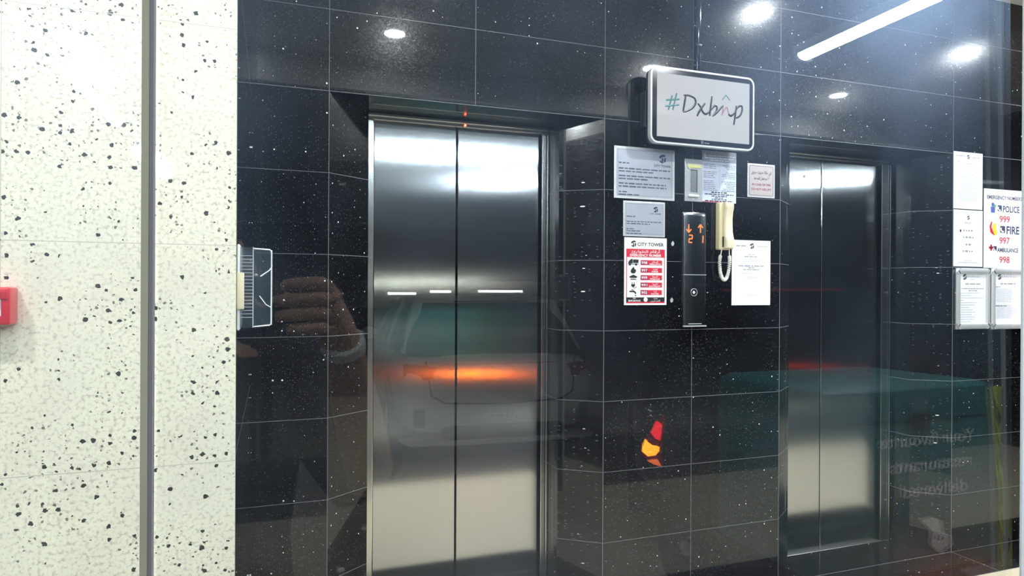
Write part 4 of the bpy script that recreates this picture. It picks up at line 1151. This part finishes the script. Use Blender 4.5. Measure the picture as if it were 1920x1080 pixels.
b = B(); b.text('Your favourite', -.205, .360, .034, -.0012, 'LEFT', .012, .345); b.text('restaurants', -.192, .293, .034, -.0012, 'LEFT', .012, .30); b.text('delivered', -.174, .226, .034, -.0012, 'LEFT', .012, .235)
b.build('lettering', 'box_print', root)
lx = lambda u: -.115 + (450 - u) / 150 * .11
lz = lambda v: .145 - (v - 690) / 175 * .098
b = B(); b.prism([(lx(u), lz(v)) for u, v in ((300, 690), (350, 684), (400, 705), (412, 768), (450, 788), (456, 830), (392, 865), (346, 812), (352, 752))], -.0016, .0005); lg = b.build('logo', 'box_print', root)
b = B()
for u, v in ((378, 792), (398, 790)): b.ball((lx(u), -.0018, lz(v)), .004, (1, .1, 1), 8)
b.build('logo_eyes', 'teal', lg)
b = B(); b.loft([[(x - .024, -.006, z), (x + .024, -.010, z), (x + .024, -.007, z), (x - .024, -.002, z)] for x, z in ((-.280, .488), (-.282, .44), (-.292, .34), (-.306, .2), (-.314, .06), (-.328, -.05))]); hv = b.build('hi_vis_strap', 'hivis', root)
b = B()
for x, z, d in ((-.277, .40, .10), (-.292, .29, .09), (-.296, .17, .12), (-.310, .05, .09)): b.prism([(x - .016, z), (x + .012, z + d * .6), (x + .020, z + d), (x + .006, z + d * .3), (x - .006, z - d * .3)], -.0125, -.009)
b.build('strap_marking', 'black_plastic', hv)
b = B(); b.box(-.03, .03, -.010, 0, .385, .43, bev=.004); b.build('latch', 'black_plastic', root)

# ------------------------------------------------------------------ the photographer, mirrored faintly in the glass
def skin_mesh(name, nodes, edges, m, parent, root_i=0, sub=2, mats=None):
    me = bpy.data.meshes.new('skeleton'); me.from_pydata([n[0] for n in nodes], edges, [])
    o = bpy.data.objects.new('skeleton', me); COL.objects.link(o)
    md = o.modifiers.new('skin', 'SKIN'); md.use_smooth_shade = True
    for i, n in enumerate(nodes):
        sv = me.skin_vertices[0].data[i]
        r_ = n[1]; sv.radius = r_ if isinstance(r_, tuple) else (r_, r_); sv.use_root = (i == root_i)
    sd = o.modifiers.new('sub', 'SUBSURF'); sd.levels = sub; sd.render_levels = sub
    ev = o.evaluated_get(bpy.context.evaluated_depsgraph_get())
    out = bpy.data.meshes.new_from_object(ev); out.name = name
    COL.objects.unlink(o); bpy.data.objects.remove(o); bpy.data.meshes.remove(me)
    out.materials.clear()
    for k in (m if isinstance(m, (list, tuple)) else [m]): out.materials.append(M[k])
    out.shade_smooth()
    r_ = bpy.data.objects.new(name, out); COL.objects.link(r_)
    if parent: r_.parent = parent
    return r_

PXo, PYo = -.14, -.42
person = empty('person', (PXo, PYo, -.002), label='person in dark clothes holding up a phone, mirrored faintly in the glass', cat='person')
def W2(p): return (p[0] - PXo, p[1] - PYo, p[2] + .002)
nodes, edges = [], []
def nd(p, r_, par=None):
    nodes.append((W2(p), r_)); i = len(nodes) - 1
    if par is not None: edges.append((par, i))
    return i
pel = nd((-.14, -.42, .90), (.145, .105))
bel = nd((-.14, -.42, 1.02), (.135, .10), pel)
che = nd((-.14, -.42, 1.20), (.150, .105), bel)
upc = nd((-.14, -.42, 1.32), (.105, .08), che)
nek = nd((-.138, -.405, 1.41), .052, upc)
hd1 = nd((-.132, -.385, 1.49), (.062, .072), nek)
hd2 = nd((-.130, -.385, 1.565), (.074, .088), hd1)
hd3 = nd((-.130, -.395, 1.635), (.058, .066), hd2)
def arm(s, sh, el, wr, knk, tips, thumb):
    a = nd(sh, .058, upc); e = nd(el, .042, a)
    m_ = nd(tuple((Vector(el) * .45 + Vector(wr) * .55)), .038, e)
    w_ = nd(wr, (.027, .024), m_)
    pc = nd(tuple((Vector(wr) * .4 + Vector(knk[1]) * .6)), (.034, .017), w_)
    for kp, chain in zip(knk, tips):
        p = nd(kp, .0115, pc)
        for q, rr in zip(chain, (.0098, .0088, .0074)): p = nd(q, rr, p)
    p = pc
    for q, rr in zip(thumb, (.0125, .0108, .009)): p = nd(q, rr, p)
def fingers(sx, x0, lens):
    """four fingers laid along the back of the phone, tips towards the lens; sx = +1 right hand"""
    kn, ch = [], []
    for i, ln in enumerate(lens):
        z = 1.486 - i * .0188
        k_ = (x0 + sx * (.062 - abs(i - 1.3) * .004), -.034, z - .002)
        kn.append(k_)
        ch.append([(x0 + sx * (.044), -.013, z + .001), (x0 + sx * (.062 - .044 - ln * .35), -.0105, z - .001), (x0 + sx * (.062 - .044 - ln), -.0135, z - .004)])
    return kn, ch
kn, ch = fingers(1, .012, (.020, .030, .026, .012))
arm(1, (.045, -.41, 1.325), (.155, -.235, 1.170), (.090, -.052, 1.412), kn, ch, [(.060, -.062, 1.446), (.034, -.056, 1.462), (.010, -.046, 1.470)])
kn, ch = fingers(-1, -.150, (.018, .026, .022, .010))
arm(-1, (-.325, -.41, 1.325), (-.42, -.235, 1.160), (-.246, -.058, 1.392), kn, ch, [(-.198, -.062, 1.446), (-.174, -.056, 1.458), (-.150, -.046, 1.466)])
for s_ in (-1, 1):
    h_ = nd((PXo + s_ * .095, -.42, .84), (.085, .09), pel); k_ = nd((PXo + s_ * .105, -.405, .48), .056, h_); kk = nd((PXo + s_ * .107, -.42, .30), .052, k_)
    a_ = nd((PXo + s_ * .108, -.43, .085), .036, kk); f_ = nd((PXo + s_ * .112, -.37, .040), (.038, .030), a_); nd((PXo + s_ * .118, -.27, .030), (.034, .020), f_)
body = skin_mesh('body', nodes, edges, ['skin', 'cloth', 'trouser'], person)
for p in body.data.polygons:
    c = p.center
    if c.z < .93: p.material_index = 2
    elif c.z < 1.375 and (abs(c.x) < .255 and c.y < .17): p.material_index = 1
# shirt hem, sleeves and collar stand a little off the body
b = B()
b.loft([[(hw * math.cos(a), d_ * math.sin(a), z) for a in [2 * PI * i / 24 for i in range(24)]] for z, hw, d_ in ((.86, .185, .145), (.95, .182, .14), (1.05, .175, .135), (1.20, .195, .14), (1.30, .19, .12), (1.355, .12, .085), (1.385, .07, .068))], caps=False)
b.build('shirt', 'cloth', person, True)
b = B()
for s_, sh, el in ((1, (.045, -.41, 1.325), (.155, -.235, 1.170)), (-1, (-.325, -.41, 1.325), (-.42, -.235, 1.160))):
    p0, p1 = Vector(W2(sh)), Vector(W2(el)); bb = B()
    bb.tube([p0 - (p1 - p0) * .25, p0, p0.lerp(p1, .5), p0.lerp(p1, .96)], [.075, .082, .072, .066], 16); bb.build('sleeve', 'cloth', person, True)
b.bm.free()
b = B(); b.ball((.010, -.004, 1.618), .1, (.85, .98, .82), 24); hr = b.build('hair', 'hair', person, True)
for s_ in (-1, 1):
    b = B(); b.ball((.008 + s_ * .030, .114, 1.558), .010, (1.1, .6, .6), 12); ey = b.build('eye', 'paper', person, True)
    b = B(); b.ball((.008 + s_ * .030, .1195, 1.558), .0045, (1, .4, 1), 10); b.build('pupil', 'ink', ey, True)
    b = B(); b.tube([(.008 + s_ * .016, .118, 1.576), (.008 + s_ * .032, .116, 1.580), (.008 + s_ * .046, .106, 1.576)], .0032, 6); b.build('eyebrow', 'hair', person, True)
    b = B(); b.ball((.008 + s_ * .080, .025, 1.545), .026, (.35, .7, 1.1), 12); b.build('ear', 'skin', person, True)
b = B(); b.loft([[(.008 + x * w_, y_ + d_ * q, z_) for x, q in ((-1, -1), (-.7, .4), (0, 1), (.7, .4), (1, -1))] for z_, w_, y_, d_ in ((1.515, .017, .115, .012), (1.522, .018, .116, .019), (1.540, .011, .116, .012), (1.562, .007, .114, .004))]); b.build('nose', 'skin', person, True)
b = B(); b.ball((.010, .108, 1.495), .02, (1.1, .4, .3), 12); b.build('mouth', 'red_dark', person, True)
q0, q1 = Vector(W2((.090, -.052, 1.412))), Vector(W2((.120, -.138, 1.300)))
b = B(); d_ = (q1 - q0).normalized(); c_ = q0 + d_ * .012
b.lathe([(.027, -.008), (.029, -.007), (.030, 0), (.029, .007), (.027, .008)], c_ - d_ * .004, d_, 24); b.build('wrist_strap', 'band', person, True)
ph = empty('phone', (-.07, -.026, 1.437), label='dark phone held up sideways in the hands of the mirrored person', cat='phone')
b = B(); b.rrect(-.076, .086, 0, .076, .010, -.004, .004); b.build('case', 'black_plastic', ph, True)
b = B(); b.rrect(-.072, .082, .004, .072, .008, -.0046, -.0038); b.build('touch_screen', 'black_gloss', ph)
b = B()
for z in (.038, .060): b.cyl((.070, .0048, z), (0, 1, 0), .008, .003, 20)
b.build('camera_lens', 'black_gloss', ph)
